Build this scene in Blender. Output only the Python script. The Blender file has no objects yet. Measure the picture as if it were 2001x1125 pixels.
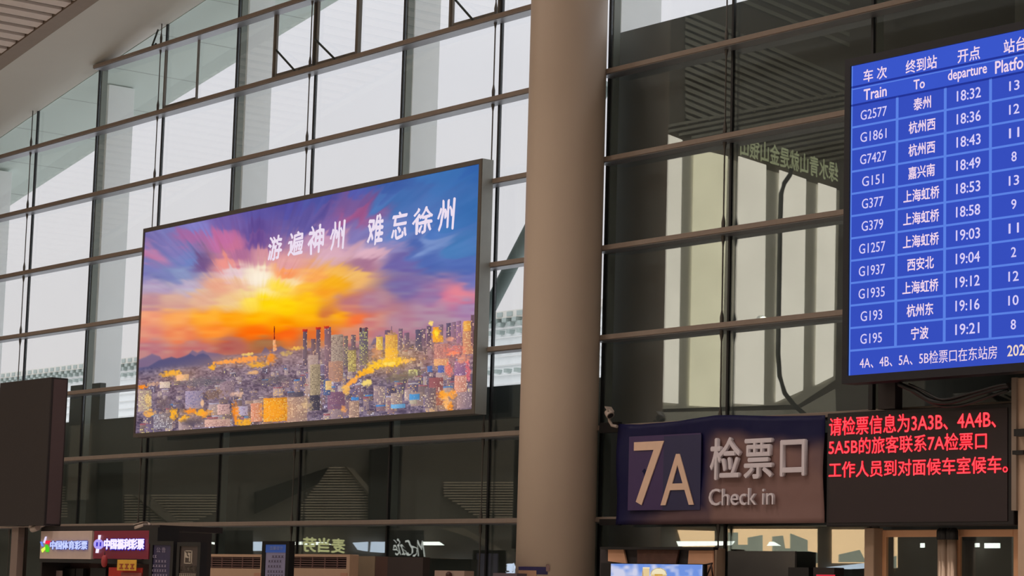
import bpy, bmesh, math, random
import numpy as np
from mathutils import Vector, Matrix
random.seed(7); RNG = np.random.default_rng(7)
SC = bpy.context.scene
COL = SC.collection

# ------------------------------------------------------------------ camera
FPX, YAW, PITCH, ROLL = 4615.326, .90524, .12953, .02826
CAM = np.array([50.516, -25.168, 1.6])
def _axes():
    cy, sy, cp, sp, cr, sr = math.cos(YAW), math.sin(YAW), math.cos(PITCH), math.sin(PITCH), math.cos(ROLL), math.sin(ROLL)
    F = np.array([-sy*cp, cy*cp, sp]); rt = np.array([cy, sy, 0.]); up = np.cross(rt, F)
    return F, cr*rt + sr*up, -sr*rt + cr*up
AF, AR, AU = _axes()
cam_d = bpy.data.cameras.new('camera'); cam = bpy.data.objects.new('camera', cam_d); COL.objects.link(cam)
cam.matrix_world = Matrix(((AR[0], AU[0], -AF[0], CAM[0]), (AR[1], AU[1], -AF[1], CAM[1]), (AR[2], AU[2], -AF[2], CAM[2]), (0, 0, 0, 1)))
cam_d.sensor_width = 36; cam_d.lens = FPX*36/2001; cam_d.clip_start = .1; cam_d.clip_end = 600
SC.camera = cam
# ------------------------------------------------------------------ world, fill lights, exposure
world = bpy.data.worlds.new('sky'); SC.world = world; world.use_nodes = True
wn = world.node_tree; wn.nodes.clear()
w_out = wn.nodes.new('ShaderNodeOutputWorld'); w_bg = wn.nodes.new('ShaderNodeBackground')
w_tc = wn.nodes.new('ShaderNodeTexCoord'); w_sep = wn.nodes.new('ShaderNodeSeparateXYZ'); w_ramp = wn.nodes.new('ShaderNodeValToRGB')
wn.links.new(w_tc.outputs['Generated'], w_sep.inputs[0]); wn.links.new(w_sep.outputs['Z'], w_ramp.inputs[0])
wn.links.new(w_ramp.outputs[0], w_bg.inputs[0]); wn.links.new(w_bg.outputs[0], w_out.inputs[0])
w_ramp.color_ramp.elements[0].position = .0; w_ramp.color_ramp.elements[0].color = (.93, .865, .85, 1)   # overcast evening sky, faintly pink low down
w_ramp.color_ramp.elements[1].position = .22; w_ramp.color_ramp.elements[1].color = (.93, .91, .975, 1)
w_e3 = w_ramp.color_ramp.elements.new(1.0); w_e3.color = (2.1, 2.1, 2.2, 1)      # overcast sky, brighter overhead
w_bg.inputs[1].default_value = 1.0
def lamp(name, loc, sx, sy, power, col, rot=(0, 0, 0)):
    l = bpy.data.lights.new(name, 'AREA'); l.shape = 'RECTANGLE'; l.size = sx; l.size_y = sy; l.energy = power; l.color = col
    o = bpy.data.objects.new(name, l); o.location = loc; o.rotation_euler = rot; COL.objects.link(o); return o
for lx, ly, pw in ((20, -13, 1250), (38, -13, 900), (18, -28, 1500), (38, -28, 900), (-2, -24, 2000)):  # unseen area lights, added to brighten the hall and its end wall
    lamp('hall_fill', (lx, ly, 26.7), 6, 5, pw, (1, .88, .79))
SC.view_settings.view_transform = 'Standard'; SC.view_settings.look = 'None'
SC.view_settings.exposure = 0; SC.view_settings.gamma = 1; SC.view_settings.use_curve_mapping = False

# ------------------------------------------------------------------ helpers
BX, Z0, RZ = 2.99178, 2.8376, 1.5          # bay width, height of the lowest transom, row height of the curtain wall
def P(x, y, z):
    d = np.array([x, y, z]) - CAM; w = d @ AF
    return 1000.5 + FPX*(d @ AR)/w, 562.5 - FPX*(d @ AU)/w
def ray(px, py): return AF + AR*(px-1000.5)/FPX - AU*(py-562.5)/FPX
def at(px, py, Y):
    d = ray(px, py); return CAM + d*((Y-CAM[1])/d[1])
def atx(px, py, X):
    d = ray(px, py); return CAM + d*((X-CAM[0])/d[0])
def px2x(px, Y, z):
    py = 600.
    for _ in range(5):
        x = at(px, py, Y)[0]; py = P(x, Y, z)[1]
    return x
def rect(pl, pt, pr, pb, Y):
    z1 = at(pl, pt, Y)[2]; z0 = at(pl, pb, Y)[2]; zm = (z0+z1)/2
    return px2x(pl, Y, zm), px2x(pr, Y, zm), z0, z1
def lin(c): return tuple(((v/255)/12.92 if v/255 <= .04045 else ((v/255+.055)/1.055)**2.4) for v in c)

MATS = {}
def mat(key, col, rough=.5, metal=0., var=.08, scale=6., bump=0., emit=None, strength=1., linear=False, coat=0.):
    if key in MATS: return MATS[key]
    m = bpy.data.materials.new(key); m.use_nodes = True; nt = m.node_tree; b = nt.nodes['Principled BSDF']
    c = col if linear else lin(col)
    b.inputs['Roughness'].default_value = rough; b.inputs['Metallic'].default_value = metal
    if coat: b.inputs['Coat Weight'].default_value = coat; b.inputs['Coat Roughness'].default_value = .12
    tc = nt.nodes.new('ShaderNodeTexCoord'); no = nt.nodes.new('ShaderNodeTexNoise'); no.inputs['Scale'].default_value = scale; no.inputs['Detail'].default_value = 5
    nt.links.new(tc.outputs['Object'], no.inputs['Vector'])
    mx = nt.nodes.new('ShaderNodeMix'); mx.data_type = 'RGBA'
    mx.inputs[6].default_value = tuple(v*(1-var) for v in c)+(1,); mx.inputs[7].default_value = tuple(min(1, v*(1+var)) for v in c)+(1,)
    nt.links.new(no.outputs['Fac'], mx.inputs[0]); nt.links.new(mx.outputs[2], b.inputs['Base Color'])
    if bump:
        bp = nt.nodes.new('ShaderNodeBump'); bp.inputs['Strength'].default_value = bump; bp.inputs['Distance'].default_value = .05
        nt.links.new(no.outputs['Fac'], bp.inputs['Height']); nt.links.new(bp.outputs[0], b.inputs['Normal'])
    if emit is not None:
        b.inputs['Emission Color'].default_value = lin(emit)+(1,) if not linear else tuple(emit)+(1,); b.inputs['Emission Strength'].default_value = strength
    MATS[key] = m; return m
def glow(key, col, strength=1., var=0., scale=3.):
    """something that gives off light: screens, lamps, lit letters, backlit windows"""
    if key in MATS: return MATS[key]
    m = bpy.data.materials.new(key); m.use_nodes = True; nt = m.node_tree; nt.nodes.clear()
    o = nt.nodes.new('ShaderNodeOutputMaterial'); e = nt.nodes.new('ShaderNodeEmission'); e.inputs[1].default_value = strength
    c = lin(col)
    if var:
        tc = nt.nodes.new('ShaderNodeTexCoord'); no = nt.nodes.new('ShaderNodeTexNoise'); no.inputs['Scale'].default_value = scale
        mx = nt.nodes.new('ShaderNodeMix'); mx.data_type = 'RGBA'
        mx.inputs[6].default_value = tuple(v*(1-var) for v in c)+(1,); mx.inputs[7].default_value = tuple(v*(1+var) for v in c)+(1,)
        nt.links.new(tc.outputs['Object'], no.inputs['Vector']); nt.links.new(no.outputs['Fac'], mx.inputs[0]); nt.links.new(mx.outputs[2], e.inputs[0])
    else: e.inputs[0].default_value = c+(1,)
    nt.links.new(e.outputs[0], o.inputs[0]); MATS[key] = m; return m
def print_mat(key, strength):
    m = bpy.data.materials.new(key); m.use_nodes = True; nt = m.node_tree; nt.nodes.clear()
    o = nt.nodes.new('ShaderNodeOutputMaterial'); e = nt.nodes.new('ShaderNodeEmission'); a = nt.nodes.new('ShaderNodeAttribute'); a.attribute_name = 'print'
    e.inputs[1].default_value = strength; nt.links.new(a.outputs['Color'], e.inputs[0]); nt.links.new(e.outputs[0], o.inputs[0]); return m
def glass_mat(key, tint, refl):
    m = bpy.data.materials.new(key); m.use_nodes = True; nt = m.node_tree; nt.nodes.clear()
    o = nt.nodes.new('ShaderNodeOutputMaterial'); mx = nt.nodes.new('ShaderNodeMixShader'); t = nt.nodes.new('ShaderNodeBsdfTransparent'); g = nt.nodes.new('ShaderNodeBsdfGlossy')
    t.inputs[0].default_value = tint+(1,); g.inputs['Roughness'].default_value = 0.0; g.inputs['Color'].default_value = (.86, .97, 1.0, 1)
    no = nt.nodes.new('ShaderNodeTexNoise'); no.inputs['Scale'].default_value = .8
    mr = nt.nodes.new('ShaderNodeMapRange'); mr.inputs['To Min'].default_value = refl*.93; mr.inputs['To Max'].default_value = refl*1.07
    tc = nt.nodes.new('ShaderNodeTexCoord'); nt.links.new(tc.outputs['Object'], no.inputs['Vector']); nt.links.new(no.outputs['Fac'], mr.inputs[0]); nt.links.new(mr.outputs[0], mx.inputs[0])
    nt.links.new(t.outputs[0], mx.inputs[1]); nt.links.new(g.outputs[0], mx.inputs[2]); nt.links.new(mx.outputs[0], o.inputs[0]); return m

def tag(o, label=None, cat=None, group=None, kind=None):
    if label: o['label'] = label
    if cat: o['category'] = cat
    if group: o['group'] = group
    if kind: o['kind'] = kind
    return o
def empty(name, loc=(0, 0, 0)):
    o = bpy.data.objects.new(name, None); o.empty_display_size = .1; COL.objects.link(o); o.location = loc; return o
def link(name, me, m, parent=None):
    o = bpy.data.objects.new(name, me); COL.objects.link(o)
    if m is not None: me.materials.append(m)
    if parent is not None:
        o.parent = parent; o.matrix_parent_inverse = Matrix.Translation(parent.location).inverted()
    return o
class MB:
    def __init__(s): s.v = []; s.f = []; s.sm = False
    def box(s, x0, x1, y0, y1, z0, z1):
        n = len(s.v); s.v += [(x, y, z) for x in (x0, x1) for y in (y0, y1) for z in (z0, z1)]
        s.f += [[n+i for i in q] for q in ((0, 1, 3, 2), (4, 6, 7, 5), (0, 4, 5, 1), (2, 3, 7, 6), (0, 2, 6, 4), (1, 5, 7, 3))]; return s
    def quad(s, a, b, c, d):
        n = len(s.v); s.v += [tuple(a), tuple(b), tuple(c), tuple(d)]; s.f.append([n, n+1, n+2, n+3]); return s
    def slab(s, pts, n_, t):
        """polygon given a thickness t along the direction n_"""
        n = len(s.v); k = len(pts); n_ = np.array(n_, float)
        s.v += [tuple(p) for p in pts] + [tuple(np.array(p)+n_*t) for p in pts]
        s.f.append(list(range(n, n+k))[::-1]); s.f.append(list(range(n+k, n+2*k)))
        for i in range(k): j = (i+1) % k; s.f.append([n+i, n+j, n+k+j, n+k+i])
        return s
    def tube(s, pts, r, seg=8, caps=True):
        pts = [np.array(p, float) for p in pts]; rs = r if hasattr(r, '__len__') else [r]*len(pts); n = len(s.v)
        for i, p in enumerate(pts):
            t = pts[min(i+1, len(pts)-1)]-pts[max(i-1, 0)]; t = t/(np.linalg.norm(t)+1e-9)
            ref = np.array([0, 0, 1.]) if abs(t[2]) < .9 else np.array([1., 0, 0]); a = np.cross(t, ref); a /= np.linalg.norm(a); b = np.cross(t, a)
            s.v += [tuple(p + rs[i]*(math.cos(2*math.pi*k/seg)*a + math.sin(2*math.pi*k/seg)*b)) for k in range(seg)]
        for i in range(len(pts)-1):
            for k in range(seg):
                k2 = (k+1) % seg; s.f.append([n+i*seg+k, n+i*seg+k2, n+(i+1)*seg+k2, n+(i+1)*seg+k])
        if caps: s.f.append([n+k for k in range(seg)][::-1]); s.f.append([n+(len(pts)-1)*seg+k for k in range(seg)])
        s.sm = True; return s
    def build(s, name, m, parent=None, bevel=0):
        me = bpy.data.meshes.new(name); me.from_pydata(s.v, [], s.f)
        bm = bmesh.new(); bm.from_mesh(me); bmesh.ops.recalc_face_normals(bm, faces=bm.faces)
        if bevel: bmesh.ops.bevel(bm, geom=list(bm.edges), offset=bevel, segments=1, affect='EDGES')
        if s.sm:
            for f in bm.faces: f.smooth = len(f.verts) == 4
        bm.to_mesh(me); bm.free(); return link(name, me, m, parent)
def box(name, m, parent, x0, x1, y0, y1, z0, z1, bevel=0): return MB().box(min(x0, x1), max(x0, x1), min(y0, y1), max(y0, y1), min(z0, z1), max(z0, z1)).build(name, m, parent, bevel)
def pbox(name, m, parent, pl, pt, pr, pb, Y, depth, bevel=0):
    x0, x1, z0, z1 = rect(pl, pt, pr, pb, Y)
    return box(name, m, parent, x0, x1, Y, Y+depth, 0 if pb >= 1138 else z0, z1, bevel)      # pieces cut by the lower frame edge stand on the floor

def ink_line(l, t, r, bt, Y, m, parent, step=5.):
    """a line of print too small to read: a row of little character-sized marks"""
    x0, x1, z0, z1 = rect(l, t, r, bt, Y); n = max(2, int((r-l)/step)); b = MB(); w = (x1-x0)/n
    for i in range(n):
        xa = x0+i*w
        b.box(xa+w*.12, xa+w*.82, Y-.003, Y, z0+(z1-z0)*.8, z1); b.box(xa+w*.12, xa+w*.82, Y-.003, Y, z0, z0+(z1-z0)*.25); b.box(xa+w*.36, xa+w*.56, Y-.003, Y, z0+(z1-z0)*.25, z0+(z1-z0)*.8)
    o = b.build('small_print', m, parent); o['kind'] = 'stuff'; return o
_TXT = {}
def text_mesh(body, bold=0., ext=0.):
    cu = bpy.data.curves.new('t', 'FONT'); cu.body = body; cu.size = 1; cu.extrude = ext; cu.resolution_u = 3
    o = bpy.data.objects.new('t', cu); COL.objects.link(o); dg = bpy.context.evaluated_depsgraph_get(); dg.update()
    me = bpy.data.meshes.new_from_object(o.evaluated_get(dg)); bpy.data.objects.remove(o); bpy.data.curves.remove(cu); me.materials.clear()
    if bold > 0:       # heavier strokes: the outline repeated at small offsets
        bm = bmesh.new()
        for ci, (dx, dy) in enumerate(((bold, 0), (-bold, 0), (0, bold), (0, -bold), (0, 0))):
            k = len(bm.verts); bm.from_mesh(me); bm.verts.ensure_lookup_table()
            for v in bm.verts[k:]: v.co.x += dx; v.co.y += dy; v.co.z += .002*ci if ext > .002 else 0
        bm.to_mesh(me); bm.free()
    return me
def lettering(name, body, A, ux, uz, w, h, n, m, parent, bold=0., ext=0.0, brush=0.):
    """flat or raised letters: lower corner A, w along ux, h along uz, lifted along n"""
    me = text_mesh(body, bold, max(ext, 0.001)); k = len(me.vertices); co = np.empty(k*3); me.vertices.foreach_get('co', co); co = co.reshape(-1, 3)
    mn, mx = co[:, :2].min(0), co[:, :2].max(0); q = (co[:, :2]-mn)/(mx-mn); zz = co[:, 2]
    if brush:
        q[:, 0] += brush*(.035*np.sin(q[:, 1]*9+q[:, 0]*4)+.02*np.sin(q[:, 1]*23)); q[:, 1] += brush*(.05*q[:, 0]+.03*np.sin(q[:, 0]*11)); q[:, 0] += brush*.10*(q[:, 1]-.5)
    A, ux, uz, n = (np.array(t, float) for t in (A, ux, uz, n))
    out = A + q[:, :1]*w*ux + q[:, 1:2]*h*uz + (zz[:, None]+max(ext, .001))*n
    me.vertices.foreach_set('co', out.astype(np.float32).ravel()); me.update(); return link(name, me, m, parent)
def ptext(name, body, pl, pt, pr, pb, Y, m, parent, **k):
    """letters on a face parallel to the glass wall, filling a photo rectangle"""
    x0, x1, z0, z1 = rect(pl, pt, pr, pb, Y); return lettering(name, body, (x0, Y, z0), (1, 0, 0), (0, 0, 1), x1-x0, z1-z0, (0, -1, 0), m, parent, **k)

# ------------------------------------------------------------------ materials
M_mull = mat('dark_mullion_paint', (20, 21, 25), .5)
M_trans = mat('brown_transom_paint', (142, 127, 116), .55, var=.12, scale=9)
M_plate = mat('transom_underside_metal', (158, 158, 164), .45, .8, var=.04)
M_steel = mat('grey_green_steel', (118, 126, 120), .5, var=.06)
M_white = mat('exterior_white_panel', (246, 248, 248), .6, var=.03)
M_rod = mat('rod_steel', (92, 88, 84), .35, .5)
M_dark = mat('dark_case', (34, 27, 28), .6)
M_black = mat('black_case', (16, 15, 18), .5)
M_colm = mat('column_paint', (196, 176, 158), .5, var=.02, scale=2)
M_soff = mat('soffit_paint', (200, 198, 190), .7, var=.03, scale=1)
M_slat = mat('ceiling_slat_paint', (214, 200, 190), .6, var=.05)
M_strip = mat('ceiling_strip_paint', (140, 124, 110), .6)
M_dkwall = mat('hall_wall_paint', (205, 198, 186), .8)
M_glass = glass_mat('pane_glass', (.955, .97, .965), .12)

# ------------------------------------------------------------------ the hall
def zroof(x): return 12.72 + .184*x - .001*x*x
fl = box('floor', mat('floor_stone', (215, 208, 198), .35, var=.06, scale=1.5), None, -12, 62, -50, 0.3, -.2, 0); tag(fl, kind='structure')
gr = box('ground', mat('outside_paving', (222, 222, 222), .8), None, -90, 90, .6, 120, -.3, -.1); tag(gr, kind='structure')
for nm, a in (('wall_back', (-12, 62, -50.3, -50, 0, 27)), ('wall_right', (62, 62.3, -50, 0, 0, 27))):
    tag(box(nm, M_dkwall, None, *a), kind='structure')
_xs = np.linspace(-12, 62, 30)
tag(MB().slab([(x, -6.4, zroof(x)-.02) for x in _xs]+[(62, -6.4, 27), (-12, -6.4, 27)], (0, 1, 0), .25).build('wall_upper', M_dkwall, None), kind='structure')
tag(box('ceiling_main', M_dkwall, None, -12, 62, -50, -6, 27, 27.3), kind='structure')
aisle = empty('ceiling'); tag(aisle, kind='structure')
def vault(name, m, y0, y1, x0=-12, x1=62, t=.25, dz=0, seg=37):
    b = MB()
    xs = np.linspace(x0, x1, seg); n = 0
    for x in xs: b.v += [(x, y0, zroof(x)+dz), (x, y1, zroof(x)+dz), (x, y1, zroof(x)+dz+t), (x, y0, zroof(x)+dz+t)]
    for i in range(seg-1):
        for k in range(4): a = 4*i+k; c = 4*i+(k+1) % 4; b.f.append([a, c, c+4, a+4])
    b.f += [[0, 1, 2, 3], [4*seg-4, 4*seg-3, 4*seg-2, 4*seg-1][::-1]]
    return b.build(name, m, aisle)
vault('soffit_board', M_soff, -2.0, .0)
vault('edge_strip', M_strip, -2.4, -2.0, dz=-.02)
vault('backing_board', mat('ceiling_void', (14, 12, 12), .9), -6.1, -2.4, dz=.2)
sl = None
for i in range(150):
    x = -11.8+i*.42
    if x > 50: break
    me_m = MB(); w_, z_ = .27, zroof(x); s_ = .184-.002*x
    me_m.slab([(x, -6.05, z_), (x+w_, -6.05, z_+s_*w_), (x+w_, -2.42, z_+s_*w_), (x, -2.42, z_)], (0, 0, 1), .06)
    me_m.build('slat', M_slat, aisle)
canopy = empty('roof'); tag(canopy, kind='structure')
aisle_keep = aisle; aisle = canopy
vault('soffit_board', mat('canopy_soffit', (208, 220, 213), .7, var=.03, scale=.6), .03, 2.55)
aisle = aisle_keep
# thin joints of the soffit boards outside
for i in range(0, 16):
    x = -10+i*2.2; MB().slab([(x, .05, zroof(x)-.004), (x+.03, .05, zroof(x+.03)-.004), (x+.03, 2.5, zroof(x+.03)-.004), (x, 2.5, zroof(x)-.004)], (0, 0, 1), .01).build('joint', mat('joint_grey', (176, 184, 180), .7), canopy)

# ------------------------------------------------------------------ curtain wall
wf = empty('wall_front'); tag(wf, kind='structure')
XC = 20.70            # the big column stands here and interrupts the transoms
for k in range(-3, 14):
    x = k*BX; top = zroof(x)
    box('mullion', M_mull, wf, x-.022, x+.022, -.02, .035, 0, top)
    if k % 2 == 0:
        pts, rs = [], []
        zs = [0.05] + [Z0+RZ*j+d for j in range(0, 9) for d in (-.24, -.13, -.03, .03, .13, .24)] + [top]
        for z in zs:
            if z > top: continue
            near = min(abs(z-(Z0+RZ*j)) for j in range(0, 9)) if z > 1 else 9
            pts.append((x-.02, -.13, z)); rs.append(.034 if near < .16 and near > .1 else (.03 if near < .1 else .013))
        MB().tube(pts, rs, 6).build('tie_rod', M_rod, wf)
    if k % 2: box('fin', M_steel, wf, x-.03, x+.03, .05, .19, 0, top)
for j in range(0, 11):
    zg = Z0+RZ*j; zt = 1.6+(zg-1.6)*.98808
    for x0, x1 in ((-12, 20.0), (20.99, 38.9)):
        if zt+.09 > zroof(x0)-.1:            # the row runs into the vault: begin where it clears it
            xs = [x for x in np.arange(x0, x1, .1) if zroof(x) > zt+.1]
            if not xs: continue
            x0 = xs[0]
        if x1-x0 > .3:
            box('transom', M_trans, wf, x0, x1, -.30, .02, zt, zt+.082, bevel=.006)
            box('transom_plate', M_plate, wf, x0, x1, -.27, .0, zt-.012, zt-.001)
for k in range(-4, 13):
    for j in range(-1, 10):
        x0, x1 = k*BX+.03, (k+1)*BX-.03; z0, z1 = (0.06 if j < 0 else Z0+RZ*j+.05), Z0+RZ*(j+1)-.02
        if j < 0 and k in (9, 10): continue
        if x0 < -12: continue
        zl, zr = min(z1, zroof(x0)-.02), min(z1, zroof(x1)-.02)
        if zl <= z0+.05: continue
        MB().slab([(x0, 0, z0), (x1, 0, z0), (x1, 0, zr), (x0, 0, zl)], (0, 1, 0), .014).build('pane', M_glass, wf)
# opening casements in the top rows
CFR = mat('casement_frame', (118, 112, 104), .5)
zc0, zc1 = Z0+RZ*6+.06, Z0+RZ*7-.03
wn_i = 0
for k in (3, 4, 5):
    xm = (k+.5)*BX; z1 = min(zc1, zroof(k*BX)-.06)
    if z1-zc0 < .3: continue
    box('half_mullion', CFR, wf, xm-.03, xm+.03, -.06, .02, zc0-.02, z1)
for (xa, xb, pa, pb_) in ((3.5*BX, 4*BX, (540, 98), (577, 139)), (4*BX, 4.5*BX, (616, 77), (656, 117)), (5.5*BX, 6*BX, (890, 0), (925, 40)), (2*BX, 2.5*BX, (309, 58), (298, 88))):
    wn_i += 1; c = empty('window_%d' % wn_i, (xa, -.05, zc0)); tag(c, kind='structure')
    z1 = min(zc1, zroof(xa)-.06)
    if pa is None: continue
    for q in ((xa+.04, xa+.075, zc0, z1), (xb-.075, xb-.04, zc0, z1), (xa+.10, xb-.10, zc0, zc0+.05), (xa+.10, xb-.10, z1-.05, z1)):
        box('sash_bar', CFR, c, q[0], q[1], -.05, -.005, q[2], q[3])
    a, b = at(*pa, -.10), at(*pb_, -.26)
    MB().tube([a, b], .022, 6).tube([b, b+np.array([.06, 0, -.05]), b+np.array([.16, 0, 0])], .03, 6).build('stay_arm', mat('stay_dark', (48, 56, 50), .5), c)

# ------------------------------------------------------------------ exterior
for a, b, yy, wd, ex in ((196, 247, 500, .12, 'near the dark cabinet'), (480, 530, 190, .12, 'above the middle of the lightbox'), (811, 862, 10, .12, 'above the lightbox, next to the hall column'), (1214, 1293, 10, .12, 'above the dark outside wall beside the hall column'), (-30, 20, 400, .4, 'at the edge of the view')):
    p0 = at(a, yy, .6); lo, hi = .3, 1.6
    for _ in range(30):
        md_ = (lo+hi)/2
        if P(p0[0], .6+md_, p0[2])[0] < b: lo = md_
        else: hi = md_
    o = MB().box(p0[0]-wd, p0[0], .6, .6+lo, -.1, zroof(p0[0]-wd)-.01).build('canopy_column', M_white, None, bevel=.01)
    tag(o, 'white rectangular outdoor column seen through the glass ' + ex, 'column', 'white columns outside the glass wall')
pod = MB().box(-60, px2x(1191, .4, 7)-.02, .40, .56, -.1, 5.27).build('exterior_podium', mat('podium_dark', (62, 68, 64), .7), None); tag(pod, 'low dark terrace wall outside the lower panes', 'wall', kind='structure')
blk = MB().box(px2x(1191, .4, 7), 60, .40, .56, -.1, 11.13).build('exterior_block', mat('block_dark', (84, 90, 92), .7), None); tag(blk, 'tall dark outside wall behind the panes beside the column', 'wall', kind='structure')
q = rect(136, 754, 194.5, 835, .41); tag(box('equipment_box', mat('green_black', (38, 48, 44), .5), None, q[0], q[1], .41, .55, 5.27, q[3]), 'dark green-black box behind the glass beside the dark display cabinet', 'box')
s0, s1 = at(946, 622, 2.9), at(1062, 398, 2.9); d_ = (s1-s0)
tag(MB().tube([s0-d_*1.2, s0+d_*2], .14, 20).build('roof_strut', mat('strut_paint', (120, 134, 130), .6), None), 'sloping grey-green steel strut outside, between lightbox and column', 'strut')
# far white building with square windows
fb = empty('station_wing', (-15, 30, 0)); tag(fb, 'pale corrugated building with rows of square windows beyond the glass', 'building')
def zb(px, py, Y=30): return at(px, py, Y)[2]
YB = 30
ztop = zb(1020, 603, YB); zf0 = zb(1020, 617, YB)
W_fas, W_cor, W_win = mat('fascia_beige', (232, 228, 220), .8), mat('corrugated_white', (246, 252, 252), .7), mat('window_greygreen', (176, 188, 184), .4)
box('fascia', W_fas, fb, -130, 30, YB, YB+1, zf0, ztop)
b = MB(); z = zf0
while z > 0:
    b.v += []; b.slab([(-130, YB+.25, z), (30, YB+.25, z), (30, YB+.14, z-.34), (-130, YB+.14, z-.34)], (0, 1, 0), .1); z -= .36
o = b.build('cladding', W_cor, fb)
xr = px2x(1016, YB, zf0); pit = px2x(1016, YB, zf0)-px2x(996.5, YB, zf0); hs = (ztop-zf0)
hw = pit*.27
for i in range(95):
    xc = xr-i*pit
    box('window', W_win, fb, xc-hw, xc+hw, YB-.04, YB+.1, zf0+.18*hs, zf0+.82*hs)
    for rr, dx_, w_ in ((.30, .5, .8), (.86, .0, .6), (1.95, .05, .6), (4.2, .3, .6), (7.4, .2, .6)):
        if i < (80 if rr < 2 else 45) and not (rr > 2 and i % 2 and i > 6): box('window', W_win, fb, xc-pit*dx_-hw*w_, xc-pit*dx_+hw*w_, YB-.06, YB+.25, zf0-(rr+.27)*hs, zf0-(rr-.27)*hs)

# ------------------------------------------------------------------ end wall of the hall (what the dark panes mirror)
X0 = -11.9
tag(box('wall_left', mat('end_wall_paint', (122, 114, 104), .85, var=.05), None, -12.3, -12, -50, 0, 0, 27), kind='structure')
def E(px, py, off=0.):
    p = atx(px, py, X0+off); return np.array([p[0], -p[1], p[2]])
endp = empty('trim_1', (-12, -20, 0)); tag(endp, kind='structure')
def epoly(name, m, pts, off=0., t=.12, parent=None): return MB().slab([E(*p, off) for p in pts], (-1, 0, 0), t).build(name, m, parent or endp)
G_pan = glow('frosted_panel_light', (220, 202, 182), 3.9, .12, .5); G_pan2 = glow('frosted_panel_warm', (218, 200, 166), 3.6, .15, .5)
for i, (pts, g) in enumerate((([(1268, 248), (1333, 273), (1325, 788), (1256, 782)], G_pan), ([(1357, 290), (1422, 305), (1408, 795), (1348, 792)], G_pan2),
        ([(1444, 305), (1497, 322), (1492, 790), (1434, 788)], G_pan), ([(1524, 332), (1575, 350), (1569, 762), (1517, 785)], G_pan), ([(1600, 357), (1634, 368), (1628, 735), (1594, 752)], G_pan))):
    o = tag(epoly('window_%d' % (11+i), g, pts, .1, .05), kind='structure')
M_up = mat('upper_slat_paint', (170, 168, 155), .7); M_gap = mat('slat_gap_black', (30, 28, 28), .9)
for i in range(26):           # sloping slats high on the end wall
    x0, y0 = 1340, 20+i*13.5 if i < 20 else 0
    if i >= 20: x0, y0 = 1340+(i-19)*48, -30
    pts = [(x0, y0), (1660, y0+(1660-x0)*.42), (1660, y0+(1660-x0)*.42+7.5), (x0, y0+8)]
    lim = lambda x: 246-(x-1290)*.19
    if y0 > lim(x0): continue
    xe = x0
    while xe < 1660 and y0+(xe-x0)*.42 < lim(xe): xe += 4
    epoly('slat', M_up, [(x0, y0), (xe, y0+(xe-x0)*.42), (xe, y0+(xe-x0)*.42+7), (x0, y0+8)], .02, .05)
for i in range(15):
    y0 = 246+i*10.5; xs_ = 1275+i*26
    if xs_ > 1600: break
    epoly('slat', M_up, [(xs_, y0-(xs_-1290)*.19), (1668, y0-(1668-1290)*.19), (1668, y0-(1668-1290)*.19+5.5), (xs_, y0-(xs_-1290)*.19+5.5)], .05, .05)
epoly('pier', mat('panel_pier', (225, 222, 208), .7), [(1256, 262), (1640, 372), (1632, 742), (1560, 790), (1256, 800)], -.0, .05)
epoly('sill_board', mat('panel_pier', (225, 222, 208), .7), [(1256, 806), (1560, 800), (1632, 760), (1640, 1028), (1256, 1028)], -.0, .05)
G_let = glow('sign_letters_cream', (190, 186, 140), 1.6)
a, b = E(1637, 318, .3), E(1446, 262, .3)
ux = b-a; wl = np.linalg.norm(ux); ux /= wl
bt = E(1637, 358, .3); hl = a[2]-bt[2]
so = lettering('slogan_sign', '绿水青山就是金山银山', bt, ux, (0, 0, 1), wl, hl, (1, 0, 0), G_let, None, bold=.02); tag(so, 'cream slogan letters high on the end wall, mirrored in the dark panes', 'sign')
def elouver(poly_top, poly_bot, xl, xr, y0, y1, step, clip, m):
    y = y0
    while y < y1:
        segs = clip(y)
        if segs and segs[1] > segs[0]: epoly('slat', m, [(segs[0], y), (segs[1], y), (segs[1], y+step*.5), (segs[0], y+step*.5)], .05, .04)
        y += step
M_lou = mat('louvre_paint', (206, 190, 168), .7)
elouver(0, 0, 0, 0, 966, 1026, 5.2, lambda y: (243, min(427, 427-(y-997)*2.4) if y > 997 else 427), M_lou)
elouver(0, 0, 0, 0, 912, 1022, 5.2, lambda y: (max(588, 641-(y-915)*.75), min(722, 676+(y-912)*1.05)), M_lou)
elouver(0, 0, 0, 0, 941, 1014, 5.2, lambda y: (867 if y < 966 else 867+(y-966)*1.55, 1006), M_lou)
elouver(0, 0, 0, 0, 950, 1010, 5.2, lambda y: (112, 131), M_lou)
M_bm = mat('end_beam_paint', (150, 138, 122), .8); M_bd = mat('end_dark', (26, 24, 24), .9)
epoly('brace', M_bm, [(262, 966), (290, 966), (360, 1027), (335, 1027)], .2)
epoly('brace', M_bd, [(500, 961), (641, 914), (622, 944), (500, 1003)], .2)
epoly('brace', M_bm, [(676, 911), (690, 915), (724, 955), (722, 966)], .2)
epoly('brace', M_bm, [(905, 1031), (950, 1055), (1000, 1085), (990, 1092), (920, 1050), (860, 1031)], .2)
epoly('pier', M_bd, [(725, 878), (786, 870), (780, 1032), (722, 1032)], .3)
epoly('pier', M_bd, [(194, 905), (240, 902), (236, 1100), (190, 1100)], .3)
epoly('pier', M_bd, [(756, 1036), (828, 1036), (828, 1140), (756, 1140)], .3)
epoly('pier', M_bd, [(425, 1036), (494, 1036), (494, 1140), (425, 1140)], .3)
epoly('pier', M_bm, [(138, 832), (180, 826), (172, 975), (130, 978)], .2)
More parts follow.
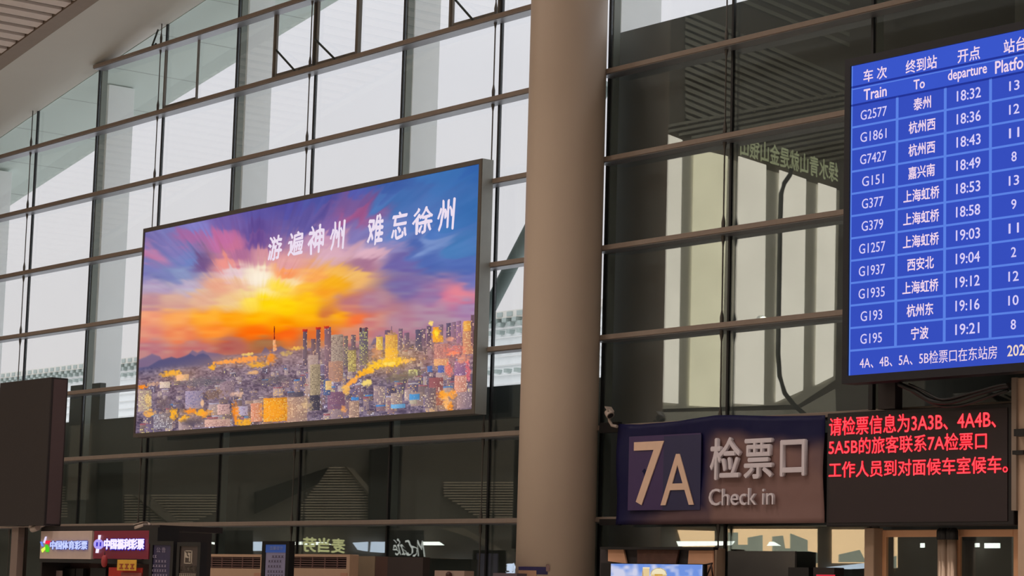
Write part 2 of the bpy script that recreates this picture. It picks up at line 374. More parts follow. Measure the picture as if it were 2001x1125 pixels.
# lit things low on the end wall
G_lamp = glow('strip_lamp', (255, 250, 235), 5.5); G_pale = glow('pale_window', (205, 210, 222), 3.6, .1, .4); G_peach = glow('sunset_window', (236, 190, 142), 4.4, .06, .15)
M_haze = None
for i, pts in enumerate(([(570, 1058), (600, 1058), (600, 1064), (570, 1064)], [(606, 1058), (636, 1059), (648, 1064), (606, 1064)], [(828, 1058), (858, 1058), (868, 1065), (828, 1065)], [(1250, 1058), (1270, 1058), (1275, 1068), (1252, 1068)],
        [(1324, 1057), (1436, 1057), (1430, 1065), (1328, 1067)], [(1506, 1058), (1512, 1058), (1526, 1066), (1501, 1066)], [(1888, 1061), (1920, 1061), (1920, 1069), (1893, 1069)], [(1932, 1061), (1960, 1061), (1960, 1071), (1932, 1071)], [(1807, 1061), (1813, 1061), (1813, 1070), (1807, 1070)], [(408, 1058), (425, 1060), (425, 1064), (412, 1062)])):
    pl_ = E(*pts[0]); o = MB().slab([E(*p, .5) for p in pts], (-1, 0, 0), .08).build('strip_light', G_lamp, None)
    tag(o, ('short white strip light mirrored just beside the notice screen', 'white strip light mirrored across the yellow-lit characters', 'slanted white strip light mirrored beside the cafe lettering', 'small white light mirrored above the tan cloth of the stall', 'longest white strip light, mirrored above the poster screen stall',
        'small triangular white light mirrored in the peach window under the banner', 'white strip light mirrored in the second bronze door, nearer its handle', 'white strip light mirrored in the second bronze door, nearer the duct', 'tiny white light mirrored in the first bronze door', 'thin curved white light mirrored above the louvred cabinet beside the brown totem')[i], 'lamp', 'strip lights mirrored in the glass')
for i, pts in enumerate(([(494, 1058), (514, 1058), (514, 1076), (494, 1076)], [(690, 1060), (719, 1058), (718, 1077), (700, 1074)], [(726, 1058), (756, 1058), (755, 1080), (724, 1078)], [(866, 1098), (912, 1096), (945, 1106), (900, 1108)], [(830, 1098), (845, 1098), (845, 1130), (830, 1130)], [(1616, 1108), (1690, 1100), (1690, 1110), (1616, 1116)], [(1465, 1104), (1495, 1103), (1478, 1111), (1460, 1115)])):
    tag(epoly('window_%d' % (21+i), G_pale, pts, .1, .05), kind='structure')
for i, pts in enumerate(([(1424, 1033), (1597, 1033), (1597, 1140), (1424, 1140)], [(1627, 1034), (1692, 1034), (1692, 1100), (1627, 1100)], [(1730, 1047), (1760, 1047), (1760, 1109), (1730, 1109)], [(1325, 1035), (1396, 1037), (1396, 1068), (1335, 1068)])):
    tag(epoly('window_%d' % (31+i), G_peach, pts, .0, .05), kind='structure')
M_tower = mat('hazy_tower', (150, 152, 138), .9, emit=(146, 144, 126), strength=2.6)  # bright haze over the towers is put in as emission
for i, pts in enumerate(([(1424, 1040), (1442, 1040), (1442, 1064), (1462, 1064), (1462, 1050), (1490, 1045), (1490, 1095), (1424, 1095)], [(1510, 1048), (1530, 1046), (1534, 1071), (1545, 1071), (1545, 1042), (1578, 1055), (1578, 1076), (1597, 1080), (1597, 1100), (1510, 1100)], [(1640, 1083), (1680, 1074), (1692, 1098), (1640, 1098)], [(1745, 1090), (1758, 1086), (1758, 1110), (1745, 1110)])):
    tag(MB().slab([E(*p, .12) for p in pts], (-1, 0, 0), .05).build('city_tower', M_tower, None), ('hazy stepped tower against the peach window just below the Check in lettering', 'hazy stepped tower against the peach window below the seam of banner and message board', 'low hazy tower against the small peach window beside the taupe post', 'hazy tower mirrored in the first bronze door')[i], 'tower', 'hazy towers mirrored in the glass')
def esign(name, body, pl, pt, pr, pb, g, lab, slope=.04, **k):
    """sign on the end wall; seen mirrored, so it starts at its photo right edge"""
    a = E(pr, pb, .6); b = E(pl, pb-(pr-pl)*slope, .6); ux = b-a; w = np.linalg.norm(ux); h = E(pr, pt, .6)[2]-a[2]
    tag(lettering(name, body, a, ux/w, (0, 0, 1), w, h, (1, 0, 0), g, None, **k), lab, 'sign')
esign('shop_sign', '麦当劳', 590, 1052, 673, 1081, glow('sign_yellow', (226, 216, 150), 2.3), 'three yellow-lit characters mirrored above the louvred cabinet', bold=.03)
esign('cafe_sign', 'McCafé', 768, 1056, 828, 1088, glow('sign_white', (228, 222, 210), 2.4), 'white handwritten cafe lettering mirrored in the dark glass', bold=.0, brush=1.)
esign('kiosk_sign', '便利店', 950, 1099, 1008, 1121, glow('sign_coldwhite', (222, 226, 245), 4.0), 'cold white glowing characters mirrored beside the foot of the column', slope=-.05, bold=.05)
for i, (px_, py_, rr, lb) in enumerate(((726, 20, .10, 'warm round downlight mirrored high in the glass above the lightbox'), (212, 357, .12, 'warm downlight mirrored in the panes at the upper end of the wall'), (1490, 626, .07, 'small warm downlight mirrored above a transom beside the tall panels'))):
    rr *= 2.2; c = E(px_, py_, .25); e = empty('downlight', c); tag(e, lb, 'lamp')
    MB().tube([c, c+np.array([.06, 0, -.01])], rr, 16).build('diffuser', glow('downlight', (255, 245, 215), 9.), e)
    MB().tube([c-np.array([.25, 0, 0]), c], rr*1.25, 16).build('housing', M_white, e)

# ------------------------------------------------------------------ big column
cc = None
yc = -.70; rad = (1175-1022.5)/2/FPX*((at(1099, 562, yc)-CAM) @ AF); cx_ = at(1098.8, 562, yc)[0]
colm = empty('column', (cx_, yc, 0)); tag(colm, 'huge round beige column standing in front of the glass wall', 'column')
MB().tube([(cx_, yc, 0), (cx_, yc, 5), (cx_, yc, 10), (cx_, yc, zroof(cx_))], rad, 96).build('shaft', M_colm, colm)
def cyl_patch(name, m, pl, pt, pr, pb, lift, parent):
    """thin sheet stuck round the column"""
    R_ = rad+lift; rows = []
    for py in (pt, pb):
        row = []
        for px in np.linspace(pl, pr, 7):
            d = ray(px, py); o2 = CAM[:2]-np.array([cx_, yc]); A_ = d[:2] @ d[:2]; B_ = 2*o2 @ d[:2]; C_ = o2 @ o2-R_*R_
            t = (-B_-math.sqrt(max(0, B_*B_-4*A_*C_)))/(2*A_); row.append(CAM+t*d)
        zz = np.mean([p[2] for p in row]); rows.append([(p[0], p[1], zz) for p in row])
    b = MB(); b.v = rows[0]+rows[1]; b.f = [[i, i+1, 8+i, 7+i] for i in range(6)]; o = b.build(name, m, parent)
    md = o.modifiers.new('solid', 'SOLIDIFY'); md.thickness = .004; return o
nt_ = empty('column_notice', tuple(at(1040, 1120, yc-rad))); tag(nt_, 'small navy and peach notice stuck low on the beige column', 'notice')
cyl_patch('header', mat('notice_navy', (40, 32, 84), .6), 1013, 1107, 1070, 1118, .008, nt_)
cyl_patch('sheet', mat('notice_peach', (176, 136, 112), .7), 1013, 1114, 1048, 1125, .012, nt_)
cyl_patch('sheet', mat('notice_navy2', (36, 30, 80), .6), 1048, 1117, 1070, 1122, .010, nt_)
cyl_patch('tape', mat('tape_mauve', (140, 112, 108), .6), 1067, 1103, 1074, 1116, .014, nt_)

# ------------------------------------------------------------------ picture printing
def srgb2lin(a): a = np.clip(a/255., 0, 1); return np.where(a <= .04045, a/12.92, ((a+.055)/1.055)**2.4)
def vnoise(X, Y, s, seed):
    r = np.random.default_rng(seed); g = r.random((64, 64)); x, y = X/s, Y/s; xi, yi = np.floor(x).astype(int), np.floor(y).astype(int); fx, fy = x-xi, y-yi
    fx, fy = fx*fx*(3-2*fx), fy*fy*(3-2*fy); G = lambda i, j: g[i % 64, j % 64]
    return (G(xi, yi)*(1-fx)+G(xi+1, yi)*fx)*(1-fy)+(G(xi, yi+1)*(1-fx)+G(xi+1, yi+1)*fx)*fy
SKY = """290 460 118 110 170;330 450 125 125 185;380 440 130 125 195;440 430 115 95 165;500 415 95 85 160;560 400 85 80 160;620 385 80 85 160;690 370 85 90 170
690 400 120 90 150;750 360 65 95 165;800 345 70 120 185;860 335 65 115 180;920 330 55 100 170;300 500 190 125 165;330 490 125 120 180;370 510 110 130 190;440 470 195 110 160
460 480 200 115 150;500 450 100 80 150;600 430 95 85 155;660 440 130 100 165;688 430 160 90 140;640 470 200 150 180;700 460 130 120 180;760 400 75 115 180;760 460 100 130 195
800 480 80 105 175;850 440 75 115 185;900 480 70 120 180;930 420 60 110 175;840 475 120 145 200;290 530 125 125 185;330 540 120 125 180;395 515 115 85 135;350 535 140 155 195
300 560 180 160 190;370 565 190 175 200;440 515 240 150 140;470 500 175 110 150;520 500 215 150 160;560 510 225 160 160;460 535 230 200 205;500 545 245 225 205;510 540 250 235 210
560 535 250 150 90;570 545 250 225 170;620 540 250 170 90;660 535 250 190 90;690 540 245 190 110;650 500 220 175 190;720 497 225 180 195;760 480 150 140 190;780 510 110 100 165
700 520 170 120 150;850 510 80 105 175;900 520 85 110 180;920 550 110 115 180;290 590 195 145 150;340 590 215 165 150;400 585 230 180 150;450 590 240 200 150;490 590 255 220 90
520 590 255 215 0;560 600 255 205 0;600 590 255 190 20;640 575 250 160 40;650 560 250 175 30;680 600 210 130 115;720 590 180 130 150;780 560 125 110 165;850 580 150 120 165
880 582 215 125 150;905 570 225 130 145;915 600 165 130 170;290 620 240 155 120;340 620 250 165 90;400 620 255 170 50;450 620 255 160 20;500 620 255 170 0;550 630 255 150 0;600 620 255 170 10
660 615 255 170 20;695 622 250 120 60;720 630 205 135 130;780 630 180 130 150;850 620 175 135 160;920 630 175 140 170;290 650 225 140 120;350 650 240 140 90;420 645 255 145 50
500 650 255 110 10;560 655 250 100 20;620 650 230 120 50;690 655 215 135 110;760 655 180 125 140;850 645 170 130 150;290 680 190 125 130;380 680 195 120 115;450 675 180 100 90;520 672 165 105 70
600 668 190 120 80;700 680 180 130 130;800 670 165 125 140;900 660 165 125 150;520 570 252 225 150;480 570 245 215 150;470 560 235 180 150;430 560 235 170 140;540 560 253 215 60;600 560 250 185 60
640 610 210 120 70;600 605 255 190 10;680 585 190 125 130;735 460 120 130 190;500 480 110 80 150;380 470 170 110 165;350 500 120 125 185"""
def shepard(PX, PY, spec, soft=170., pw=2.3):
    pts = np.array([[float(t) for t in s.split()] for s in spec.replace('\n', ';').split(';') if s.strip()])
    num = np.zeros(PX.shape+(3,)); den = np.zeros(PX.shape)
    for x, y, r, g, b in pts:
        w = 1/((((PX-x)*.8)**2+((PY-y)*1.5)**2)+soft)**pw
        num += w[..., None]*np.array([r, g, b]); den += w
    return num/den[..., None]
def print_grid(name, pxr, Y, W, H, paint, m, parent):
    x0, x1, z0, z1 = pxr; xs = np.linspace(x0, x1, W); zs = np.linspace(z1, z0, H); X, Z = np.meshgrid(xs, zs)
    d = np.stack([X, np.full_like(X, Y), Z], -1)-CAM; w = d @ AF; PX, PY = 1000.5+FPX*(d @ AR)/w, 562.5-FPX*(d @ AU)/w
    img = srgb2lin(paint(PX, PY))
    me = bpy.data.meshes.new(name); co = np.stack([X, np.full_like(X, Y), Z], -1).reshape(-1, 3).astype(np.float32)
    i = (np.arange(H-1)[:, None]*W+np.arange(W-1)[None, :]).ravel(); f = np.stack([i, i+W, i+W+1, i+1], -1).astype(np.int32); nf = len(f)
    me.vertices.add(len(co)); me.vertices.foreach_set('co', co.ravel()); me.loops.add(nf*4); me.loops.foreach_set('vertex_index', f.ravel())
    me.polygons.add(nf); me.polygons.foreach_set('loop_start', np.arange(nf, dtype=np.int32)*4); me.update(calc_edges=True)
    ca = me.color_attributes.new('print', 'FLOAT_COLOR', 'POINT'); ca.data.foreach_set('color', np.concatenate([img.reshape(-1, 3), np.ones((len(co), 1))], 1).astype(np.float32).ravel())
    return link(name, me, m, parent)

def paint_city(PX, PY):
    dx, dy = PX-505, PY-640; th = np.arctan2(dy, dx)*180/math.pi; rr = np.hypot(dx, dy)
    st = vnoise(th*3+200, rr*.12+50, 9, 3)-.5; st2 = vnoise(PX*.6, PY*2.2, 14, 5)-.5; st3 = vnoise(th*7+500, rr*.1, 7, 8)-.5
    wob = 16*(vnoise(PX, PY, 38, 11)-.5)
    hi = np.clip((620-PY)/140, 0, 1); rad_ = 1+hi*(.17*st+.08*st3)
    img = shepard(505+dx*rad_+wob*.6, 640+dy*rad_+wob*.4+st2*10, SKY)
    img += (st*15*hi+st3*9*hi)[..., None]*np.array([1, .9, .9]) + (st2*26*(1-hi))[..., None]*np.array([.3, 1, .5])
    def soft(mask, col, a=1.):
        nonlocal img; img = img*(1-mask[..., None]*a)+np.array(col, float)*mask[..., None]*a
    def poly(pts): # height-field silhouettes: y of the outline for each x
        xs, ys = zip(*pts); return np.interp(PX, xs, ys)
    hor = poly([(250, 718), (300, 712), (410, 706), (440, 690), (520, 684), (600, 672), (700, 668), (760, 660), (840, 655), (925, 645)])
    for x0, x1, c in ((408, 470, (120, 95, 125)), (510, 560, (140, 105, 105)), (715, 760, (125, 100, 120))):
        pass
    ridge1 = poly([(250, 712), (272, 702), (285, 697), (297, 691), (312, 696), (318, 704), (352, 700), (368, 692), (376, 684), (386, 689), (396, 684), (404, 688), (425, 690), (440, 694), (510, 690), (518, 678), (526, 684), (548, 676), (562, 684), (580, 690), (718, 690), (730, 662), (742, 656), (752, 660), (762, 672), (925, 672)])
    soft(1/(1+np.exp(-(PY-ridge1)*1.2)), (104, 98, 138), .75)
    ridge2 = poly([(250, 722), (290, 716), (310, 704), (335, 697), (346, 700), (362, 696), (372, 691), (382, 696), (388, 692), (397, 690), (407, 694), (415, 704), (440, 712), (925, 712)])
    soft(1/(1+np.exp(-(PY-ridge2)*1.5)), (84, 82, 122), .9*1)
    # ground
    gm = 1/(1+np.exp(-(PY-(hor+8))*.5)); depth = np.clip((PY-hor)/110, 0, 1)
    g = np.array([138, 112, 122])[None, None]*(1-depth[..., None])+np.array([112, 98, 118])*depth[..., None]
    left = np.clip((420-PX)/120, 0, 1)*np.clip((750-PY)/30, 0, 1); g = g*(1-left[..., None]*.6)+np.array([84, 84, 120])*left[..., None]*.6
    g = g+40*(vnoise(PX, PY*1.6, 16, 21)-.5)[..., None]+60*(vnoise(PX*1.3, PY*2, 5, 22)-.5)[..., None]*np.array([1, .9, .85])
    img = img*(1-gm[..., None])+g*gm[..., None]
    r = np.random.default_rng(3)
    TILT = -.07
    def bld(x, top, w, h, col, win=.3, wc=(255, 225, 180), step=3.2, a=.92):
        nonlocal img
        yy = PY-TILT*(PX-x)*.6; m = (PX >= x) & (PX <= x+w) & (yy >= top) & (yy <= top+h)
        if not m.any(): return
        sub = np.array(col, float)*(1.06-.22*((PX[m]-x)/w))[:, None]
        ci, ri = np.floor((PX[m]-x)/step).astype(int), np.floor((yy[m]-top)/(step*.9)).astype(int)
        hsh = np.sin(ci*12.9898+ri*78.233+x)*43758.5; hsh -= np.floor(hsh); fx = (PX[m]-x)/step-ci; fy = (yy[m]-top)/(step*.9)-ri
        on = (hsh < win) & (fx > .2) & (fx < .85) & (fy > .2) & (fy < .8) & (ri > 0)
        off = (~on) & (fx > .25) & (fx < .8) & (fy > .3) & (fy < .8)
        sub[off] *= .84; sub[on] = np.array(wc)*(.8+.2*hsh[on][:, None]/max(win, .01))
        img[m] = img[m]*(1-a)+sub*a
    pal = [(150, 120, 130), (120, 105, 128), (165, 140, 145), (178, 150, 142), (105, 92, 112), (190, 165, 165), (140, 118, 118), (128, 110, 140)]
    n = 360; ys = np.sort(r.random(n)**.8)
    for i in range(n):
        x = 262+r.random()*670; t = ys[i]; hx = np.interp(x, [250, 410, 600, 925], [722, 712, 684, 660]); y = hx+t*(858-hx-.09*(x-265))
        s = .45+.9*t; w = (6+r.random()*14)*s; h = (5+r.random()*16)*s*(1.2 if x > 560 else .8)
        if x < 420 and y < 742: continue
        wc = [(255, 225, 190), (255, 200, 120), (240, 235, 255), (255, 235, 150)][r.integers(4)]
        bld(x, y-h, w, h, pal[r.integers(8)], .12+.25*r.random(), wc, 2.2+1.2*t)
        if r.random() < .3: bld(x, y-h-2.2*s, w, 2.4*s, [(190, 180, 200), (80, 140, 205), (170, 100, 110), (200, 190, 195)][r.integers(4)], 0)
    D = (100, 84, 104)
    for (x, t, w, h, c, wi, wc) in ((592, 645, 8, 70, D, .1, (255, 210, 170)), (618, 641, 8, 62, D, .1, (255, 210, 170)), (634, 639, 13, 100, (128, 100, 118), .12, (255, 200, 180)), (608, 662, 9, 40, (110, 86, 100), .1, (255, 200, 150)),
            (647, 654, 24, 84, (178, 160, 146), .45, (96, 80, 84)), (672, 656, 8, 60, (120, 108, 108), .2, (255, 230, 150)), (686, 654, 9, 50, (118, 100, 112), .2, (255, 220, 150)), (702, 641, 17, 72, (112, 104, 116), .3, (230, 230, 120)), (703, 640, 4, 8, (90, 60, 70), 0, D), (713, 639, 5, 8, (120, 70, 80), 0, D),
            (642, 706, 28, 40, (186, 140, 124), .3, (225, 160, 120)), (680, 684, 16, 42, (170, 150, 100), .5, (250, 235, 130)), (602, 694, 20, 66, (190, 165, 160), .2, (150, 125, 120)), (606, 712, 20, 60, (180, 160, 130), .55, (120, 105, 90)),
            (735, 658, 13, 26, (250, 200, 90), .4, (255, 240, 150)), (752, 645, 12, 40, (120, 95, 115), .1, (255, 200, 150)), (753, 654, 24, 52, (246, 180, 86), .5, (255, 215, 90)), (757, 650, 17, 5, (210, 160, 120), 0, D), (779, 642, 8, 40, (130, 105, 125), .2, (255, 220, 180)),
            (812, 644, 14, 42, (96, 88, 112), .12, (255, 220, 180)), (834, 637, 9, 40, (110, 90, 110), .2, (255, 220, 180)), (846, 639, 20, 30, (246, 160, 60), .5, (255, 220, 80)), (872, 631, 9, 34, (98, 88, 114), .1, (255, 220, 180)), (857, 634, 9, 26, (140, 115, 140), .1, (255, 220, 180)),
            (882, 629, 9, 40, (150, 118, 140), .2, (255, 200, 170)), (892, 627, 9, 44, (160, 120, 150), .2, (255, 200, 170)), (904, 630, 20, 62, (214, 150, 110), .35, (255, 220, 150)), (906, 627, 16, 20, (250, 176, 80), .5, (255, 225, 130)), (920, 615, 6, 60, (120, 90, 100), .2, (255, 200, 170)),
            (790, 650, 10, 30, (130, 105, 125), .2, (255, 220, 180)), (824, 642, 8, 34, (125, 100, 120), .2, (255, 220, 180)),
            (848, 672, 28, 28, (196, 140, 130), .5, (120, 84, 100)), (848, 701, 28, 14, (236, 176, 120), .5, (255, 210, 130)),
            (888, 706, 30, 40, (150, 110, 150), .15, (255, 220, 240)), (835, 715, 10, 12, (74, 118, 196), 0, D), (856, 714, 12, 14, (80, 112, 196), 0, D), (838, 738, 28, 54, (160, 96, 100), .15, (255, 220, 200)), (798, 722, 18, 12, (235, 235, 150), .6, (255, 255, 190)),
            (888, 734, 24, 36, (232, 160, 140), .3, (255, 215, 190)), (893, 766, 30, 32, (160, 136, 150), .2, (230, 200, 210)), (830, 758, 22, 40, (130, 112, 122), .2, (255, 230, 200)), (800, 770, 20, 12, (86, 160, 222), 0, D), (800, 781, 15, 8, (196, 182, 160), 0, D),
            (764, 768, 22, 30, (176, 150, 146), .2, (255, 225, 180)), (764, 790, 28, 8, (120, 184, 232), 0, D), (686, 776, 15, 6, (80, 150, 220), 0, D), (682, 784, 20, 32, (186, 150, 132), .3, (255, 215, 180)), (730, 755, 20, 30, (170, 145, 150), .3, (255, 220, 180)),
            (640, 766, 34, 34, (140, 100, 124), .05, D), (605, 772, 20, 30, (76, 72, 88), .05, D), (632, 742, 14, 30, (92, 108, 150), .15, (255, 220, 180)), (636, 744, 12, 18, (250, 200, 130), .4, (255, 235, 150)), 
            (560, 775, 40, 52, (182, 150, 142), .25, (250, 220, 190)), (563, 766, 30, 10, (96, 90, 110), .1, D), (515, 778, 46, 46, (252, 160, 40), .5, (255, 228, 110)), (490, 788, 22, 36, (228, 150, 130), .45, (250, 215, 200)), (425, 790, 24, 20, (224, 180, 176), .45, (130, 96, 104)), (430, 745, 28, 32, (168, 140, 150), .35, (120, 96, 112)),
            (460, 794, 24, 18, (200, 190, 226), .2, (120, 90, 150)), (362, 764, 34, 34, (176, 158, 184), .2, (110, 110, 150)), (270, 762, 26, 42, (190, 164, 150), .45, (255, 240, 180)), (300, 808, 36, 30, (140, 130, 145), .35, (235, 230, 235)), (312, 746, 20, 12, (240, 216, 200), .3, (255, 240, 200)), (345, 732, 24, 12, (246, 196, 150), .3, (255, 230, 190)), (400, 820, 50, 14, (226, 180, 166), .4, (160, 116, 110))):
        bld(x, t, w, h, c, wi, wc, 3.0)
    for x, t in ((592, 645), (618, 641), (634, 639)): bld(x-1, t-2, 10, 5, (214, 40, 34), 0, D, a=.7)
    bld(535.2, 637, 1.8, 40, (120, 30, 30), 0, D); bld(533.5, 664, 5, 22, (250, 190, 140), .3, (255, 120, 40)); bld(764.4, 637, 1.3, 14, (130, 100, 120), 0, D); bld(762.5, 645, 5, 7, (180, 130, 110), 0, D)
    def blob(x, y, rx, ry, col, a, rot=-.1, rag=.8):
        nonlocal img
        X_ = (PX-x)*math.cos(rot)+(PY-y)*math.sin(rot); Y_ = -(PX-x)*math.sin(rot)+(PY-y)*math.cos(rot)
        d = (X_/rx)**2+(Y_/ry)**2+rag*(vnoise(PX*1.4, PY*1.4, 5, 31)-.5)*2; m = np.clip(1.25-d, 0, 1)**.8
        soft(m, col, a)
    G = (255, 178, 40); O = (255, 140, 30)
    for q in ((335, 729, 20, 6, G, .9), (352, 737, 10, 5, (255, 190, 140), .7), (278, 756, 10, 4, O, .9), (300, 750, 14, 4, (245, 190, 150), .6), (440, 707, 28, 4, (255, 160, 70), .95), (480, 702, 34, 6, (255, 150, 60), .95), (415, 717, 7, 6, G, .9), (505, 712, 22, 6, G, .8), (530, 700, 10, 12, O, .8), (495, 728, 14, 4, (255, 190, 120), .7), (485, 692, 14, 3, (255, 220, 110), .8),
              (580, 680, 14, 4, (255, 200, 80), .8), (560, 690, 12, 5, (230, 190, 90), .6), (538, 676, 3, 12, (255, 170, 110), .9), (693, 742, 22, 5, (255, 170, 70), .95, -.6), (715, 726, 22, 7, G, .95, -.35), (738, 712, 24, 9, (255, 200, 40), .95, -.3), (765, 708, 30, 9, (255, 205, 30), .95, -.1), (798, 704, 16, 4, (255, 190, 100), .8, -.3), (763, 690, 14, 12, (255, 190, 50), .7), (735, 690, 10, 14, (240, 150, 100), .5), (760, 710, 12, 4, (255, 245, 130), .9),
              (842, 631, 5, 5, (255, 220, 120), .9), (853, 655, 11, 14, (255, 180, 30), .85), (853, 652, 4, 8, (255, 230, 60), .9), (885, 690, 10, 4, (255, 160, 90), .9), (888, 685, 20, 10, (255, 110, 90), .5), (905, 700, 14, 10, (255, 160, 110), .6), (877, 722, 8, 14, (255, 120, 100), .7), (880, 662, 8, 5, (255, 180, 140), .7), (915, 725, 5, 20, (255, 110, 110), .6),
              (865, 772, 11, 8, (255, 165, 50), .95), (885, 770, 8, 8, (255, 160, 60), .9), (873, 788, 8, 12, (255, 190, 120), .9), (880, 795, 5, 9, O, .8), (535, 802, 24, 20, (255, 170, 30), .55), (460, 806, 8, 20, O, .85), (478, 826, 16, 8, G, .85), (340, 808, 8, 11, G, .95), (360, 818, 10, 7, G, .9), (372, 803, 12, 6, O, .85), (392, 806, 10, 6, G, .9), (403, 808, 12, 6, (255, 160, 50), .8, -.6), (292, 806, 10, 8, (255, 180, 80), .8), (290, 782, 6, 14, (255, 205, 110), .5),
              (716, 748, 9, 8, (255, 225, 120), .9), (676, 762, 8, 10, (255, 190, 90), .8), (600, 790, 12, 14, (255, 220, 160), .5), (395, 786, 4, 8, (255, 200, 150), .8), (672, 800, 6, 8, (255, 170, 90), .7), (462, 770, 12, 6, (250, 200, 170), .7), (730, 730, 18, 9, (120, 108, 80), 0.)):
        blob(*q[:6], *(q[6:] or ()))
    blob(375, 824, 22, 8, (88, 78, 96), .9, -.05, .3); blob(320, 788, 14, 14, (112, 92, 98), .8); blob(418, 770, 24, 9, (136, 106, 90), .7, -.2); blob(790, 735, 40, 9, (118, 106, 96), .8, -.2); blob(395, 745, 40, 9, (110, 104, 112), .6); blob(535, 742, 34, 8, (118, 104, 108), .6)
    for x, y, rx, ry, c, a in ((765, 704, 60, 26, (255, 190, 80), .42), (350, 732, 40, 14, (255, 190, 120), .3), (535, 804, 50, 26, (255, 160, 60), .35), (880, 690, 46, 30, (255, 150, 130), .35), (875, 785, 26, 24, (255, 170, 80), .35), (370, 810, 46, 14, (255, 180, 80), .25), (470, 704, 76, 12, (255, 180, 110), .35), (620, 690, 60, 24, (230, 180, 150), .2), (505, 545, 24, 18, (255, 245, 225), .6), (550, 600, 70, 22, (255, 214, 30), .4)):
        soft(np.exp(-((PX-x)/rx)**2-((PY-y+.07*(PX-x))/ry)**2), c, a)
    # sparkle
    sp = r.random(PX.shape); dens = gm*np.clip(.5+1.2*(vnoise(PX, PY, 24, 41)-.4), .1, 1); on = (sp < .022*dens) & (PY > hor+4) & (PY > 742-(PX-262)*.12)
    img[on] = img[on]*.25+np.array([255, 232, 200])*.75
    return np.clip(img, 0, 255)

# ------------------------------------------------------------------ big lightbox
YL = -.5
bx0, bx1, bz0, bz1 = rect(282.5, 453.5, 938, 849, YL)
# true corners of the printed face
p_tl, p_tr, p_bl, p_br = at(284, 454, YL), at(938, 321, YL), at(265, 848, YL), at(924.5, 797.5, YL)
bx0, bx1, bz0, bz1 = (p_tl[0]+p_bl[0])/2, (p_tr[0]+p_br[0])/2, (p_bl[2]+p_br[2])/2, (p_tl[2]+p_tr[2])/2
lb = empty('lightbox', ((bx0+bx1)/2, YL, bz0)); tag(lb, 'huge backlit billboard showing a city skyline under an orange sunset', 'billboard')
MF = mat('lightbox_frame_paint', (104, 96, 90), .45, .3)
fw = .085
box('side_panel', mat('lightbox_side', (156, 158, 154), .4, .4), lb, bx1+fw, bx1+fw+.012, YL-.02, YL+.22, bz0-fw, bz1+fw)
for a in ((bx0-fw*.55, bx0, bz0-fw, bz1+fw), (bx1, bx1+fw, bz0-fw, bz1+fw), (bx0, bx1, bz1, bz1+fw), (bx0, bx1, bz0-fw, bz0)):
    box('frame_bar', MF, lb, a[0], a[1], YL-.03, YL+.22, a[2], a[3])
box('back_panel', M_dark, lb, bx0, bx1, YL+.04, YL+.21, bz0, bz1)
M_print = print_mat('backlit_print', 1.0)
city_print = print_grid('picture', (bx0, bx1, bz0, bz1), YL, 900, 520, paint_city, M_print, lb)
G_call = glow('calligraphy_white', (236, 222, 240), 1.)
for ch, pl_, pt_, pr_, pb_ in (('游', 524, 461, 551, 511), ('遍', 563, 453, 594, 502), ('神', 602, 441, 634, 500), ('州', 646, 432, 674, 492), ('难', 718, 421, 750, 482), ('忘', 765, 413, 797, 470), ('徐', 807, 406, 846, 461), ('州', 856, 390, 889, 455)):
    zt_, zb_ = at(pl_, pt_+3, YL-.004)[2], at(pl_, pb_, YL-.004)[2]; pl_, pr_ = pl_, pr_
    xa, xb = px2x(pl_, YL, (zt_+zb_)/2), px2x(pr_, YL, (zt_+zb_)/2)
    lettering('character', ch, (xa, YL-.004, zb_), (1, 0, 0), (0, 0, 1), xb-xa, zt_-zb_, (0, -1, 0), G_call, city_print, bold=.022, brush=.7)
for xx in (bx0+2, bx0+6, bx0+10):   # brackets to the wall
    box('bracket', M_dark, lb, xx-.04, xx+.04, YL+.21, -.06, bz0+.5, bz0+.6); box('bracket', M_dark, lb, xx-.04, xx+.04, YL+.21, -.06, bz1-.6, bz1-.5)

# ------------------------------------------------------------------ departure board
YD = -1.1
q = at(1664, 130, YD); qb = at(1660, 734, YD); dx0 = (q[0]+qb[0])/2; dz1, dz0 = q[2], qb[2]; dx1 = px2x(2075, YD, (dz0+dz1)/2)
db = empty('departure_board', ((dx0+dx1)/2, YD, dz0)); tag(db, 'large blue train departure screen in a black case on a post', 'screen')
SF = .11
for a in ((dx0-SF, dx0, dz0-SF, dz1+SF), (dx1, dx1+SF, dz0-SF, dz1+SF), (dx0, dx1, dz1, dz1+SF), (dx0, dx1, dz0-SF, dz0)):
    box('frame_bar', mat('board_black', (14, 14, 30), .4), db, a[0], a[1], YD-.03, YD+.25, a[2], a[3])
box('back_panel', M_black, db, dx0, dx1, YD+.02, YD+.24, dz0, dz1)
GB = glow('screen_blue', (54, 78, 190), 1., .03, 1.5); GBh = glow('screen_blue_header', (58, 86, 202), 1., .03, 1.5); GBl = glow('screen_line', (92, 130, 228), 1.); GBd = glow('screen_line_dark', (36, 52, 150), 1.)
dscr = box('screen', GB, db, dx0, dx1, YD, YD+.02, dz0, dz1)
def zdl(py): return dz1-(py-130)*(dz1-dz0)/(734-130)
XL = 1662.
cols = [1752, 1846.5, 1935.5]
cx = [px2x(c, YD, (dz0+dz1)/2) for c in cols]
e_ = YD-.004
box('header_band', GBh, dscr, dx0, dx1, e_, YD, zdl(208), dz1)
rows_z = [zdl(208)-(zdl(208)-zdl(686))*i/11 for i in range(12)]
lw = .014
